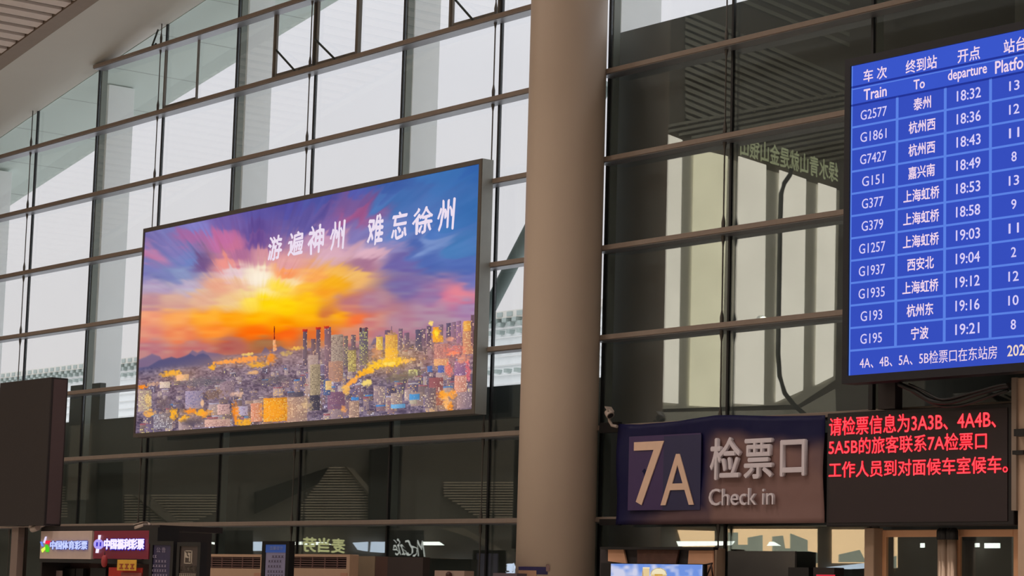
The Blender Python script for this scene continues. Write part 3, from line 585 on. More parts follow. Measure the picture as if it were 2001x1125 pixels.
box('rule', GBd, dscr, dx0, dx1, e_-.002, YD, zdl(172)-lw, zdl(172)+lw); box('rule', GBl, dscr, dx0, dx1, e_-.002, YD, zdl(176)-lw*.7, zdl(176)+lw*.3); box('rule', GBd, dscr, dx0, dx1, e_-.002, YD, rows_z[0]-lw, rows_z[0]+lw)
for z in rows_z[1:]: box('rule', GBl, dscr, dx0, dx1, e_-.002, YD, z-lw, z+lw)
for x in cx: box('rule', GBl, dscr, x-.022, x+.022, e_-.002, YD, rows_z[-1], rows_z[0])
box('rule', GBl, dscr, dx0, dx0+.02, e_-.002, YD, dz0, dz1)
GW = glow('screen_text', (216, 206, 248), 1.); GW2 = glow('screen_text_warm', (240, 214, 236), 1.)
def dtext(body, pcx, z, h, wpx, m=GW, bold=.0):
    xc = px2x(pcx, YD, z); s = (px2x(pcx+10, YD, z)-px2x(pcx-10, YD, z))/20; w = wpx*s
    lettering('lettering', body, (xc-w/2, YD-.008, z-h/2), (1, 0, 0), (0, 0, 1), w, h, (0, -1, 0), m, dscr, bold=bold)
pz = (dz1-dz0)/604.
dtext('车 次', 1711, zdl(155), 25*pz, 46, GW2, .012); dtext('终到站', 1801, zdl(155), 26*pz, 61, GW2, .012); dtext('开点', 1894, zdl(155), 26*pz, 44, GW2, .012); dtext('站台', 1984, zdl(155), 26*pz, 44, GW2, .012)
dtext('Train', 1711, zdl(192), 22*pz, 45, GW2, .015); dtext('To', 1797, zdl(192), 19*pz, 22, GW2, .015); dtext('departure', 1891, zdl(190), 26*pz, 76, GW2, .015); dtext('Platform', 1987, zdl(190), 24*pz, 84, GW2, .015)
TR = (('G2577', '泰州', '18:32', '13'), ('G1861', '杭州西', '18:36', '12'), ('G7427', '杭州西', '18:43', '11'), ('G151', '嘉兴南', '18:49', '8'), ('G377', '上海虹桥', '18:53', '13'), ('G379', '上海虹桥', '18:58', '9'),
      ('G1257', '上海虹桥', '19:03', '11'), ('G1937', '西安北', '19:04', '2'), ('G1935', '上海虹桥', '19:12', '12'), ('G193', '杭州东', '19:16', '10'), ('G195', '宁波', '19:21', '8'))
for i, (a, b, c, d) in enumerate(TR):
    z = (rows_z[i]+rows_z[i+1])/2; sh = -i*.5
    dtext(a, 1708+sh, z-.01, 19*pz, 51 if len(a) == 5 else 42, GW, .0); dtext(b, 1803+sh, z, 24*pz, {2: 34, 3: 52, 4: 70}[len(b)], GW2, .015); dtext(c, 1894-.3*i, z, 20*pz, 47, GW, .008); dtext(d, 1983-.2*i, z, 18*pz, {1: 10, 2: 20}[len(d)], GW, .008)
dtext('4A、4B、5A、5B检票口在东站房', 1811, zdl(711), 24*pz, 268, GW2, .0); dtext('202', 1986, zdl(711), 20*pz, 34, glow('screen_text_yellow', (240, 216, 200), 1.), .01)
x0_, x1_, z0_, z1_ = rect(1716, 745, 1749, 808, -.6); box('post', mat('post_brown', (36, 24, 28), .5), db, x0_, x1_, -.6, -.45, z0_+.06, dz0+.6); box('bracket', M_black, db, x0_, x1_, -.86, -.45, dz0+.3, dz0+.5)
box('post', M_black, db, px2x(1698, -.6, 4), px2x(1706, -.6, 4), -.62, -.55, z0_+.06, dz0+.5)

# ------------------------------------------------------------------ red LED sign
YR = -.62
rx0, rx1, rz0, rz1 = rect(1614, 808, 1980, 1028, YR)
rs_ = empty('led_sign', ((rx0+rx1)/2, YR, rz0)); tag(rs_, 'dark dot-matrix message board with glowing red text', 'sign')
box('case', mat('led_case', (22, 17, 22), .5), rs_, rx0, rx1, YR+.012, YR+.2, rz0, rz1, bevel=.01)
lscr = box('screen', mat('led_face', (46, 33, 36), .6), rs_, rx0+.06, rx1-.10, YR, YR+.02, rz0+.05, rz1-.06)
GR = glow('led_red', (255, 14, 40), 1.2); GRc = glow('led_core', (255, 84, 92), 1.15)
for body, l, t, r, bt in (('请检票信息为3A3B、4A4B、', 1621, 816, 1947, 852), ('5A5B的旅客联系7A检票口', 1620, 857, 1929, 890), ('工作人员到对面候车室候车。', 1620, 902, 1970, 934)):
    x0, x1, z0, z1 = rect(l, t, r, bt, YR); 
    lettering('lettering', body, (x0, YR-.004, z0), (1, 0, 0), (0, 0, 1), x1-x0, z1-z0, (0, -1, 0), GR, lscr, bold=.024)
    lettering('lettering', body, (x0, YR-.008, z0), (1, 0, 0), (0, 0, 1), x1-x0, z1-z0, (0, -1, 0), GRc, lscr, bold=0)

# ------------------------------------------------------------------ check-in banner
YK = -.4
kx0, kx1, kz0, kz1 = rect(1206, 829, 1611, 1025, YK); kz1 = at(1611, 811, YK)[2]
cb = empty('check_in_banner', ((kx0+kx1)/2, YK, kz0)); tag(cb, 'navy 7A check-in banner with silver lettering, sagging at the top', 'sign')
def navy_film():
    m = bpy.data.materials.new('navy_film'); m.use_nodes = True; nt = m.node_tree; b = nt.nodes['Principled BSDF']
    tc = nt.nodes.new('ShaderNodeTexCoord'); no = nt.nodes.new('ShaderNodeTexNoise'); no.inputs['Scale'].default_value = .55; no.inputs['Detail'].default_value = 3; no.inputs['Roughness'].default_value = .45
    # warm glare painted as brown over the film beyond the number panel, navy elsewhere
    sp = nt.nodes.new('ShaderNodeSeparateXYZ'); nt.links.new(tc.outputs['Object'], sp.inputs[0])
    def ramp(sock, a, b):
        r = nt.nodes.new('ShaderNodeMapRange'); r.interpolation_type = 'SMOOTHSTEP'; r.inputs['From Min'].default_value = a; r.inputs['From Max'].default_value = b; nt.links.new(sock, r.inputs[0]); return r.outputs[0]
    def op(o_, a, b_):
        q_ = nt.nodes.new('ShaderNodeMath'); q_.operation = o_
        for i_, v in enumerate((a, b_)):
            if isinstance(v, (int, float)): q_.inputs[i_].default_value = v
            else: nt.links.new(v, q_.inputs[i_])
        return q_.outputs[0]
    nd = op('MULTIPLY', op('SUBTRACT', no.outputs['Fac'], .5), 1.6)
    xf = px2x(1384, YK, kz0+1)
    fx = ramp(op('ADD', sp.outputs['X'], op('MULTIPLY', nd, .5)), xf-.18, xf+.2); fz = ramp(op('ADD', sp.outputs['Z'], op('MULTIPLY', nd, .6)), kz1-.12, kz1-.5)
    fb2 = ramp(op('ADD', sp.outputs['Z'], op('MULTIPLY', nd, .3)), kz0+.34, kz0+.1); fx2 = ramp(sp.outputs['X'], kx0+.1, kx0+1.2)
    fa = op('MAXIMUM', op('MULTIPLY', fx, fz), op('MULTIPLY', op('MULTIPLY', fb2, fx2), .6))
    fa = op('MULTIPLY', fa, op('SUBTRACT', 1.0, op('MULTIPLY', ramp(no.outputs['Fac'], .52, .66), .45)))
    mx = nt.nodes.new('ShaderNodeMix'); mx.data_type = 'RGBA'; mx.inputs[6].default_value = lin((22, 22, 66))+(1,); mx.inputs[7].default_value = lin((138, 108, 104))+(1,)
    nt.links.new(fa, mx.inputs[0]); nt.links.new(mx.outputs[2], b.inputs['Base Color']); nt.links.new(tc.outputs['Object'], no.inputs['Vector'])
    wv = nt.nodes.new('ShaderNodeTexNoise'); wv.inputs['Scale'].default_value = 1.6; bp = nt.nodes.new('ShaderNodeBump'); bp.inputs['Strength'].default_value = .25; bp.inputs['Distance'].default_value = .2
    nt.links.new(tc.outputs['Object'], wv.inputs['Vector']); nt.links.new(wv.outputs['Fac'], bp.inputs['Height']); nt.links.new(bp.outputs[0], b.inputs['Normal']); b.inputs['Roughness'].default_value = .5; b.inputs['Specular IOR Level'].default_value = .2; return m
b = MB(); NX, NZ = 60, 20; xs = np.linspace(kx0, kx1, NX)
for i, x in enumerate(xs):
    px = P(x, YK, kz1)[0]; topy = np.interp(px, [1206, 1250, 1330, 1400, 1440, 1520, 1611], [828, 829, 822, 811, 811, 813, 811]); zt = at(px, topy, YK)[2]
    for j in range(NZ): 
        t = j/(NZ-1); b.v.append((x, YK+.012*math.sin(i*.5)*t+.02*math.sin(t*7+i*.13), kz0+(zt-kz0)*t))
for i in range(NX-1):
    for j in range(NZ-1): a = i*NZ+j; b.f.append([a, a+NZ, a+NZ+1, a+1])
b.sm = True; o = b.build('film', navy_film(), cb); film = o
md = o.modifiers.new('s', 'SOLIDIFY'); md.thickness = .01
box('box', M_black, cb, kx0+.02, kx1, YK+.05, YK+.3, kz0+.01, kz1-.25)
npan = pbox('number_panel', mat('panel_indigo', (66, 46, 96), .4), cb, 1228, 853, 1368, 997, YK-.035, .01)
pbox('number_panel', mat('panel_navy', (42, 42, 84), .4), cb, 1296, 852, 1369, 997, YK-.036, .01)
M7 = mat('letter_tan', (236, 200, 176), .6); MSil = mat('letter_silver', (226, 216, 224), .5, 0., var=.1, scale=3)
ptext('numeral', '7', 1239, 864, 1297, 987, YK-.038, M7, npan, bold=.0, ext=.008); ptext('letter', 'A', 1293, 888, 1358, 987, YK-.038, M7, npan, bold=.0, ext=.008)
for ch, l, t, r, bt in (('检', 1391, 856, 1451, 938), ('票', 1457, 858, 1514, 936), ('口', 1528, 860, 1578, 931)): ptext('character', ch, l, t, r, bt, YK-.035, MSil, film, bold=.02, ext=.02)
ptext('lettering', 'Check in', 1388, 955, 1515, 988, YK-.035, MSil, film, bold=.005, ext=.015)
# side rails on the left
for pt_, pb_ in ((826, 846), (1014, 1026)): pbox('rail', M_black, cb, 1171, pt_, 1208, pb_, YK, .08)

# ------------------------------------------------------------------ cctv cameras
M_cam = mat('camera_shell', (176, 160, 150), .4)
def cctv(label, a, b, Y, r, armpts):
    A, B = at(*a, Y), at(*b, Y); e = empty('security_camera', tuple(A)); tag(e, label, 'camera', )
    d = (B-A); MB().tube([A, A+d*.85, B], [r, r*1.08, r*1.05], 12).build('body', M_cam, e); bd = [c_ for c_ in e.children][-1]
    MB().tube([B-d*.02, B+d*.06], r*.8, 12).build('lens', M_black, bd)
    MB().slab([A+np.array([0, -r*1.1, r*1.08]), B+d*.12+np.array([0, -r*1.1, r*1.08]), B+d*.12+np.array([0, r*1.1, r*1.08]), A+np.array([0, r*1.1, r*1.08])], (0, 0, 1), .012).build('hood', M_cam, bd)
    MB().tube([at(*p, Y+.06) for p in armpts], .025, 8).build('arm', M_cam, e)
cctv('small bullet security camera on the bracket above the 7A banner', (1188, 804), (1193, 812), -.55, .065, [(1190, 812), (1191, 822), (1196, 831), (1206, 833)])
cctv('beige bullet security camera above the grey kiosk sign', (74, 1031), (63, 1034), -6.0, .05, [(74, 1031), (80, 1028), (86, 1026)])
cctv('beige security camera above the corner of the red kiosk sign', (284, 1026), (267, 1031), -5.84, .045, [(284, 1024), (290, 1023), (294, 1027)])

# ------------------------------------------------------------------ dark cabinet at the left
YC = -6.1
x0, x1, z0, z1 = rect(-8, 752, 95, 1030, YC); z1 = at(95, 737, YC)[2]; z0 = rect(76, 1028, 308, 1125, -5.9)[3]+.006; x1 = px2x(93, YC, (z0+z1)/2); 
dc = empty('display_cabinet', (x0, YC, z0)); tag(dc, 'big dark brown cabinet, the back of a screen, above the kiosk signs', 'cabinet')
wdt = (px2x(121, YC, (z0+z1)/2)-x1)*.62
box('body', mat('cabinet_brown', (38, 30, 30), .6, var=.1), dc, x0, x1, YC, YC+.33, z0, z1, bevel=.01)
box('back_board', mat('cabinet_back', (84, 66, 67), .6), dc, x0+.02, x1+.004, YC+.05, YC+.30, z0+.03, z1-.03)

# ------------------------------------------------------------------ lottery kiosk
YQ = -5.9
kq = empty('lottery_kiosk', tuple(at(180, 1125, YQ))); tag(kq, 'kiosk with a grey and a maroon illuminated sign over a dark counter opening', 'kiosk')
kb = rect(76, 1028, 308, 1125, YQ)
zt = kb[3]
box('roof_beam', mat('kiosk_black', (30, 22, 24), .6), kq, kb[0], kb[1], YQ+.02, YQ+1.2, at(80, 1038, YQ)[2], zt)
pbox('corner_box', M_black, kq, 291, 1030, 308, 1062, YQ-.1, .4)
sgA = pbox('sign_panel', mat('sign_grey', (205, 182, 172), .6), kq, 79, 1037.5, 179, 1091, YQ, .06); sgB = pbox('sign_panel', mat('sign_maroon', (132, 30, 56), .5), kq, 183, 1037, 291, 1091, YQ, .06)
box('lower_beam', M_black, kq, kb[0], kb[1], YQ+.02, YQ+.3, at(80, 1098, YQ)[2], at(80, 1091, YQ)[2])
box('back_board', mat('kiosk_inner', (66, 42, 40), .8), kq, kb[0], kb[1], YQ+.6, YQ+.7, 0, at(80, 1098, YQ)[2])
box('side_board', M_dark, kq, kb[0], kb[0]+.05, YQ+.05, YQ+1.0, 0, zt-.1); box('side_board', M_dark, kq, kb[1]-.1, kb[1], YQ+.05, YQ+1.0, 0, zt-.1)
G1 = glow('kiosk_letters_a', (196, 206, 250), 1.05); G1b = glow('kiosk_letters_glow', (40, 60, 170), 1.); G2 = glow('kiosk_letters_b', (236, 226, 255), 1.15)
ptext('lettering', '中国体育彩票', 98, 1055, 172, 1074, YQ-.01, G1b, sgA, bold=.07, ext=.004); ptext('lettering', '中国体育彩票', 99, 1056, 171, 1073, YQ-.025, G1, sgA, bold=.02, ext=.004)
ptext('lettering', '中国福利彩票', 203, 1051, 283, 1075, YQ-.01, glow('kiosk_glow_b', (54, 44, 190), 1.), sgB, bold=.08, ext=.004); ptext('lettering', '中国福利彩票', 204, 1052, 282, 1073, YQ-.025, G2, sgB, bold=.035, ext=.004)
# sign logos
for pts, c, k in (([(88, 1048), (90, 1048), (87, 1061), (84, 1060)], (225, 215, 250), 'l1'), ([(78, 1058), (81, 1058), (84, 1067), (81, 1067)], (110, 140, 235), 'l2'), ([(89, 1056), (97, 1056), (97, 1062), (88, 1062)], (240, 40, 70), 'l3'), ([(80, 1073), (87, 1068), (88, 1072), (82, 1079)], (225, 245, 90), 'l4'), ([(88, 1064), (91, 1064), (95, 1070), (94, 1078), (89, 1078)], (80, 200, 40), 'l5')):
    MB().slab([at(*p, YQ-.02) for p in pts], (0, 1, 0), .015).build('emblem', glow('emblem_'+k, c, 1.05), sgA)
cxy = at(192, 1063, YQ-.02); G3 = glow('emblem_lilac', (176, 160, 245), 1.); pm = 1/72.
ring = [(192+9.5*math.cos(t)*.98, 1063+9.5*math.sin(t)*1.05) for t in np.linspace(0, 2*math.pi, 24, endpoint=False)]
MB().slab([at(*p, YQ-.02) for p in ring], (0, 1, 0), .015).build('emblem', G3, sgB)
for rr in ([(188, 1059), (190.5, 1059), (190, 1067), (187.5, 1067)], [(195, 1059), (197, 1059), (196.5, 1067), (194.5, 1067)]): MB().slab([at(*p, YQ-.035) for p in rr], (0, 1, 0), .01).build('emblem', glow('emblem_blue', (60, 50, 190), 1.), sgB)
MB().slab([at(*p, YQ-.03) for p in [(192, 1045), (196, 1045), (194.5, 1054), (191.5, 1054)]], (0, 1, 0), .015).build('emblem', G2, sgB); MB().slab([at(*p, YQ-.03) for p in [(187.5, 1072), (192.5, 1072), (191, 1080), (186.5, 1080)]], (0, 1, 0), .015).build('emblem', G2, sgB)
tv = lambda l, t, r, lab: tag(pbox('monitor', M_black, None, l, t, r, 1140, YQ+.45, .06), lab, 'monitor')
tv(123, 1110, 146, 'black monitor inside the kiosk under the grey sign'); tv(148, 1110, 162, 'narrow black monitor beside the kiosk paper sheet'); tv(176, 1109, 206, 'black monitor inside the kiosk under the maroon sign')
tag(pbox('paper_sheet', mat('paper_grey', (150, 130, 128), .8), None, 88, 1114, 121, 1136, YQ+.33, .01), 'grey paper sheet inside the kiosk beneath the grey sign', 'paper')
po = empty('yellow_poster', tuple(at(247, 1115, YQ-.05))); tag(po, 'yellow poster with red characters hanging below the maroon sign', 'poster')
pbox('sheet', mat('poster_yellow', (226, 172, 60), .7, var=.15, scale=8), po, 229, 1093, 266, 1114, YQ-.06, .01)
ink_line(232, 1101, 264, 1111, YQ-.065, mat('poster_red_ink', (160, 70, 40), .7), po, 10.)
ro = empty('red_banner', tuple(at(247, 1125, YQ-.03))); tag(ro, 'red banner with yellow marks behind the yellow poster', 'banner')
pbox('cloth', mat('banner_red', (176, 38, 24), .7), ro, 212, 1108, 278, 1132, YQ+.02, .01); pbox('label_panel', mat('banner_pink', (150, 78, 72), .7), ro, 236, 1118, 276, 1131, YQ+.0, .01)
la = empty('red_lantern', tuple(at(204, 1092, YQ-.1))); tag(la, 'small red paper lantern hanging under the maroon sign', 'lantern')
c = at(204, 1096, YQ-.12); MB().tube([c+np.array([0, 0, t]) for t in (-.10, -.07, 0, .07, .10)], [.02, .045, .055, .045, .02], 10).build('shade', mat('lantern_red', (170, 60, 60), .6), la); MB().tube([c+np.array([0, 0, .1]), c+np.array([0, 0, .16])], .006, 5).build('cord', M_black, la)

# ------------------------------------------------------------------ totem signs
def totem(name, lab, l, t, r, Y, face, m_frame=M_black):
    x0, x1, z0, z1 = rect(l, t, r, 1125, Y); e = empty(name, ((x0+x1)/2, Y, 0)); tag(e, lab, 'sign')
    fw = (x1-x0)*.12
    box('frame_bar', m_frame, e, x0, x0+fw, Y-.02, Y+.1, 0, z1); box('frame_bar', m_frame, e, x1-fw, x1, Y-.02, Y+.1, 0, z1); box('frame_bar', m_frame, e, x0+fw, x1-fw, Y-.02, Y+.1, z1-.06, z1)
    e['_'] = 0; del e['_']; global _face; _face = box('face', face, e, x0+fw, x1-fw, Y, Y+.08, .1, z1-.06); return e
t1 = totem('price_totem', 'narrow navy information totem beside the red kiosk sign', 294, 1057, 340, -6.4, mat('totem_navy', (48, 42, 80), .5))
f1 = _face; MT = mat('totem_ink', (156, 146, 170), .6)
ptext('lettering', '公 告', 306, 1069, 324, 1079, -6.405, MT, f1); 
for (l, t, r, bt) in ((297, 1084, 307, 1089), (303, 1094, 326, 1098), (298, 1103, 326, 1107), (296, 1112, 326, 1116), (296, 1121, 328, 1125)): ink_line(l, t, r, bt, -6.405, MT, f1)
t2 = totem('manual_lane_totem', 'narrow brown-grey totem with a gate symbol and four characters', 347, 1059, 393, -6.4, mat('totem_brown', (70, 58, 54), .5))
f2 = _face; MT2 = mat('totem_ink_pale', (176, 164, 150), .6)
for q in ((360, 1075, 375, 1077), (360, 1099, 375, 1101), (360, 1075, 361.6, 1101), (373.4, 1075, 375, 1101)): pbox('symbol_border', MT2, f2, *q, -6.41, .01)
for pts in ([(362, 1079), (364, 1079), (365, 1086), (369, 1088), (368, 1090), (362, 1089)], [(367, 1079), (373, 1081), (372, 1083), (371, 1097), (369, 1097), (369.5, 1085), (367, 1084)]): MB().slab([at(*p, -6.41) for p in pts], (0, 1, 0), .01).build('symbol', MT2, f2)
ptext('lettering', '人工通道', 350, 1104, 383, 1117, -6.41, MT2, f2, bold=.01); ink_line(350, 1120, 383, 1125, -6.41, MT2, f2, 3.5)
t3 = totem('notice_screen', 'blue and grey notice screen in a tall black frame between the louvred cabinets', 513, 1057, 566, -2.4, mat('notice_grey', (112, 104, 122), .5, emit=(92, 84, 98), strength=.6))
f3 = _face; x0, x1, z0, z1 = rect(519, 1061, 559, 1079, -2.41); box('header', mat('notice_blue', (50, 80, 150), .5, emit=(48, 72, 130), strength=.6), t3, x0, x1, -2.41, -2.39, z0, z1)
ptext('lettering', '温馨提示', 527, 1067, 553, 1074, -2.42, mat('notice_white', (150, 158, 190), .6), t3)
MK = mat('notice_ink', (70, 56, 72), .6)
for (l, t, r, bt, s) in ((531, 1085, 555, 1089, 0), (524, 1094, 551, 1098, 0), (523, 1104, 550, 1108, 0), (522, 1114, 554, 1118, 0), (522, 1122, 554, 1126, 0)): ink_line(l, t, r, bt, -2.42, MK, f3)

# ------------------------------------------------------------------ louvred cabinets
MCab = mat('cabinet_beige', (194, 160, 134), .6, var=.05); MCd = mat('grille_dark', (54, 38, 38), .7); MCw = mat('grille_bar', (130, 98, 92), .6)
def vent(lab, l, r, Y):
    x0, x1, z0, z1 = rect(l, 1082, r, 1125, Y); e = empty('air_cabinet', ((x0+x1)/2, Y, 0)); tag(e, lab, 'cabinet')
    zg1, zg0 = at(l, 1087, Y)[2], at(l, 1109, Y)[2]
    box('body', MCab, e, x0, x1, Y+.06, Y+.2, 0, z1-.0, bevel=.01); box('top_rim', MCab, e, x0, x1, Y, Y+.06, zg1, z1); box('front_panel', MCab, e, x0, x1, Y, Y+.06, 0, zg0)
    box('side_rim', MCab, e, x1-.1, x1, Y, Y+.06, zg0, zg1); box('side_rim', MCab, e, x0, x0+.05, Y, Y+.06, zg0, zg1)
    box('grille_back', MCd, e, x0+.05, x1-.1, Y+.045, Y+.06, zg0, zg1)
    for i in range(5): z = zg0+(zg1-zg0)*(i+.5)/5; box('grille_bar', MCw, e, x0+.05, x1-.1, Y+.01, Y+.03, z-.006, z+.006)
    n = int((x1-x0)/.42)
    for i in range(1, n+1): x = x0+(x1-x0)*i/(n+1); box('grille_bar', MCw, e, x-.006, x+.006, Y+.0, Y+.02, zg0, zg1)
    pbox('badge', mat('badge_peach', (190, 140, 116), .5), e, r-18, 1119, r-5, 1132, Y-.01, .01)
vent('beige louvred cabinet between the brown totem and the notice screen', 394, 514, -1.2); vent('beige louvred cabinet between the notice screen and the olive board', 563, 683, -1.2)
tag(pbox('olive_board', mat('board_olive', (140, 122, 100), .7), None, 684, 1086, 732, 1140, -.6, .15), 'plain olive-brown board beside the louvred cabinet', 'board')
tag(pbox('brown_board', mat('board_brown', (84, 60, 52), .7), None, 733, 1087, 757, 1140, -.6, .15), 'narrow red-brown board beside the olive board', 'board')
tag(pbox('dark_board', mat('board_dark', (62, 52, 50), .7), None, 757, 1088, 826, 1140, -.6, .15), 'dark brown board under the mirrored cafe lettering', 'board')
ms = empty('grey_stand', tuple(at(875, 1125, -1.5))); tag(ms, 'grey-brown stand top with a dark knob, beyond the dark board', 'stand')
pbox('panel', mat('stand_grey', (170, 145, 132), .7), ms, 849, 1114, 907, 1145, -1.5, .2); c = at(877, 1120, -1.55); MB().tube([c-np.array([0, 0, .08]), c, c+np.array([0, 0, .03])], [.05, .05, .02], 10).build('knob', mat('knob_red', (70, 36, 32), .5), ms)
tag(pbox('mauve_board', mat('board_mauve', (100, 88, 96), .7), None, 963, 1119, 1010, 1145, -1.6, .2), 'mauve-grey board against the foot of the beige column', 'board')
tag(pbox('grey_post', mat('post_grey', (128, 110, 102), .5), None, 20, 1030, 33, 1160, -6.0, .12), 'pale grey upright post under the dark cabinet', 'post')
tag(pbox('dark_partition', mat('partition_dark', (66, 58, 50), .7), None, 33, 1030, 47, 1160, -5.8, .05), 'narrow dark partition beside the pale post', 'partition')

# ------------------------------------------------------------------ right side: doors, posts, stand
M_bronze = mat('door_bronze', (252, 190, 146), .4); M_post = mat('post_taupe', (180, 152, 130), .5)
YW = -.12
dr = empty('door_1', tuple(at(1780, 1125, YW))); tag(dr, kind='structure')
def door(e, l, t, r, Y=YW):
    x0, x1, z0, z1 = rect(l, t, r, 1125, Y)
    for a in ((x0, x0+.09, 0, z1), (x1-.09, x1, 0, z1), (x0+.09, x1-.09, z1-.10, z1)): box('door_frame', M_bronze, e, a[0], a[1], Y, Y+.07, a[2], a[3], bevel=.008)
    box('door_glass', M_glass, e, x0+.09, x1-.09, Y+.03, Y+.042, 0.05, z1-.10)
door(dr, 1721, 1035, 1846)
d2 = empty('door_2', tuple(at(1930, 1125, YW))); tag(d2, kind='structure'); door(d2, 1864, 1034, 1990)
def handle(e, px):
    x = px2x(px, YW-.15, 2.2); zt = at(px, 1034, YW-.15)[2]
    MB().tube([(x, YW-.15, .3), (x, YW-.15, zt-.1)], .05, 14).build('handle', mat('chrome_warm', (206, 180, 160), .3, .35), e); MB().tube([(x, YW-.15, zt-.14), (x, YW-.15, zt-.02), (x, YW-.15, zt+.02)], [.065, .065, .04], 12).build('handle_cap', M_black, e)
handle(dr, 1839); handle(dr, 1845); handle(d2, 1857); handle(d2, 1863)
for lab, l, r in (('taupe upright post between the glass and the bronze doors', 1693, 1712), ('taupe upright post beside the poster screen', 1393, 1404)):
    x0, x1, z0, z1 = rect(l, 1031 if l > 1500 else 1071, r, 1125, -.25); tag(box('taupe_post', M_post, None, x0, x1, -.3, -.1, 0, z1, bevel=.01), lab, 'post')
x0, x1, z0, z1 = rect(1986, 742, 2040, 1125, -.62)
rp_ = empty('wall_duct', (x0, -.3, 0)); tag(rp_, 'beige vertical duct at the end of the dot-matrix board', 'duct')
box('body', mat('duct_beige', (206, 176, 152), .6), rp_, x0+.02, x1, -.62, -.2, 0, dz0-.13, bevel=.01); box('edge_strip', mat('duct_edge', (150, 132, 118), .6), rp_, x0-.05, x0+.03, -.66, -.55, 2.9, dz0-.13)
for (l, t, r, bt) in ((1981, 838, 2001, 852), (1978, 880, 1999, 888)): pbox('clamp', M_black, rp_, l, t, r, bt, -.75, .12)
tag(pbox('grey_screen', mat('smoked_grey', (84, 82, 80), .3), None, 1422, 1076, 1553, 1150, -.22, .04), 'smoked grey panel standing below the 7A banner', 'panel')
tag(pbox('black_terminal', M_black, None, 1540, 1108, 1580, 1150, -.5, .2), 'black terminal top beside the smoked grey panel', 'terminal')
tt = empty('dark_terminal', tuple(at(1610, 1125, -.5))); tag(tt, 'dark terminal top with a red stripe', 'terminal')
pbox('body', M_dark, tt, 1589, 1108, 1630, 1150, -.5, .2); pbox('stripe', glow('stripe_red', (210, 50, 66), .9), tt, 1595, 1122, 1630, 1127, -.52, .02)
# poster screen with a church, and the stall frame above it
ps = empty('poster_screen', tuple(at(1283, 1125, -1.2))); tag(ps, 'bright screen showing a domed yellow tower against a blue cloudy sky', 'screen')
pr = rect(1193, 1101, 1372, 1180, -1.2)
def paint_church(PX, PY):
    n1 = vnoise(PX, PY, 22, 51); n2 = vnoise(PX, PY*1.3, 9, 52); c = np.clip((n1*.65+n2*.35-.36)*3.2, 0, 1)
    img = np.array([112, 146, 222.])*(1-c[..., None])+np.array([206, 208, 232.])*c[..., None]
    def R(x0, y0, x1, y1, col):
        m = (PX >= x0) & (PX <= x1) & (PY >= y0) & (PY <= y1); img[m] = col
    R(1256, 1110, 1269, 1200, (226, 200, 150)); R(1256, 1108, 1270, 1110, (240, 224, 190)); R(1255, 1114, 1257, 1200, (190, 160, 120))
    d = ((PX-1287)/16.)**2+((PY-1122)/13.)**2; m = (d < 1) & (PY < 1123); img[m] = (238, 226, 190); m = (np.abs(d-.9) < .08) & (PY < 1123); img[m] = (180, 160, 120)
    R(1271, 1121, 1303, 1124, (226, 206, 160)); R(1273, 1124, 1301, 1200, (214, 180, 110)); R(1279, 1121, 1295, 1124, (206, 160, 70)); R(1280, 1128, 1294, 1200, (150, 120, 80))
    return img
print_grid('picture', pr, -1.2, 220, 100, paint_church, M_print, ps)
box('post', M_black, ps, (pr[0]+pr[1])/2-.05, (pr[0]+pr[1])/2+.05, -1.18, -1.12, 0, pr[2]+.05)
box('case', M_black, ps, pr[0]-.25, pr[1]+.02, -1.19, -1.12, pr[2], pr[3]+.01)
st = empty('stall_frame', tuple(at(1280, 1072, -1.0))); tag(st, 'stall back wall with tan and brown cloths hanging from a black rail', 'stall')
pbox('rail', M_black, st, 1172, 1068, 1394, 1073, -1.02, .1)
pbox('board', mat('stall_dark', (58, 52, 54), .7), st, 1172, 1073, 1394, 1145, -.9, .03)
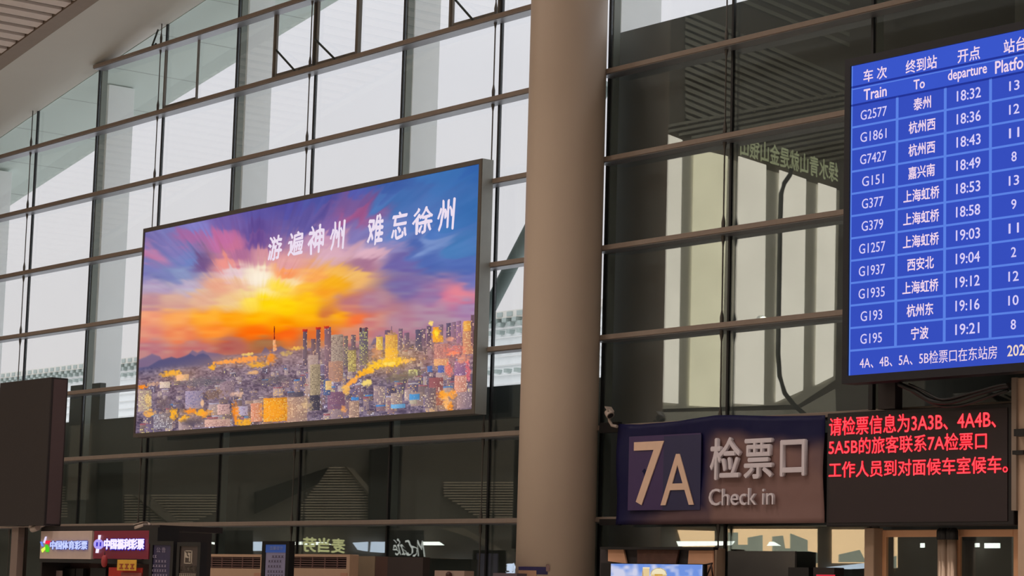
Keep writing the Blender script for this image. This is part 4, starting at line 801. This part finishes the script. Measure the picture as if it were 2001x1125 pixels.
for pts, m, nm in (([(1188, 1073), (1218, 1073), (1224, 1101), (1188, 1096)], mat('cloth_tan', (226, 172, 138), .8), 'cloth'), ([(1346, 1075), (1393, 1075), (1393, 1130), (1342, 1130)], MATS.get('cloth_tan'), 'cloth'),
        ([(1245, 1073), (1326, 1073), (1320, 1103), (1245, 1102)], mat('cloth_brown', (96, 66, 56), .8, var=.4, scale=12), 'cloth')):
    MB().slab([at(*p, -.96) for p in pts], (0, 1, 0), .03).build(nm, m, st)
for a, b in (((1391, 1101), (1379, 1130)), ((1389, 1101), (1394, 1130)), ((1370, 1105), (1392, 1100))): MB().tube([at(*a, -1.0), at(*b, -1.0)], .012, 6).build('easel_bar', mat('easel_wood', (52, 28, 22), .6), st)

# ------------------------------------------------------------------ cables
def cable(lab, pts, Y, r, nm='cable', grp=None):
    P3 = [at(*p, Y) for p in pts]; out = []
    for i in range(len(P3)-1):
        p0 = P3[max(i-1, 0)]; p1 = P3[i]; p2 = P3[i+1]; p3 = P3[min(i+2, len(P3)-1)]
        for t in np.linspace(0, 1, 6, endpoint=False): out.append(.5*((2*p1)+(-p0+p2)*t+(2*p0-5*p1+4*p2-p3)*t*t+(-p0+3*p1-3*p2+p3)*t**3))
    out.append(P3[-1]); tag(MB().tube(out, r, 8).build(nm, M_black, None), lab, 'cable', grp)
cable('thick black cable bundle looping from under the blue screen to the duct', [(1757, 750), (1790, 765), (1822, 783), (1860, 784), (1905, 770), (1945, 758), (1972, 752)], -.95, .035)
cable('thin cable looping lowest beneath the blue screen', [(1762, 750), (1800, 776), (1835, 792), (1880, 791), (1930, 775), (1970, 762)], -.9, .02)
cable('thin black cable hanging highest under the blue screen', [(1776, 750), (1808, 765), (1842, 780), (1895, 768), (1945, 754), (1968, 750)], -1.0, .016)
pts = [(1546, 330), (1543, 342), (1532, 358), (1526, 378), (1524, 440), (1522, 560), (1520, 690), (1523, 735), (1533, 768), (1552, 792), (1575, 812)]
tag(MB().tube([E(*p, .4) for p in pts], .09, 8).build('hose', mat('hose_grey', (60, 62, 58), .6), None), 'dark hose hanging down the end wall, mirrored beside the blue screen', 'hose')
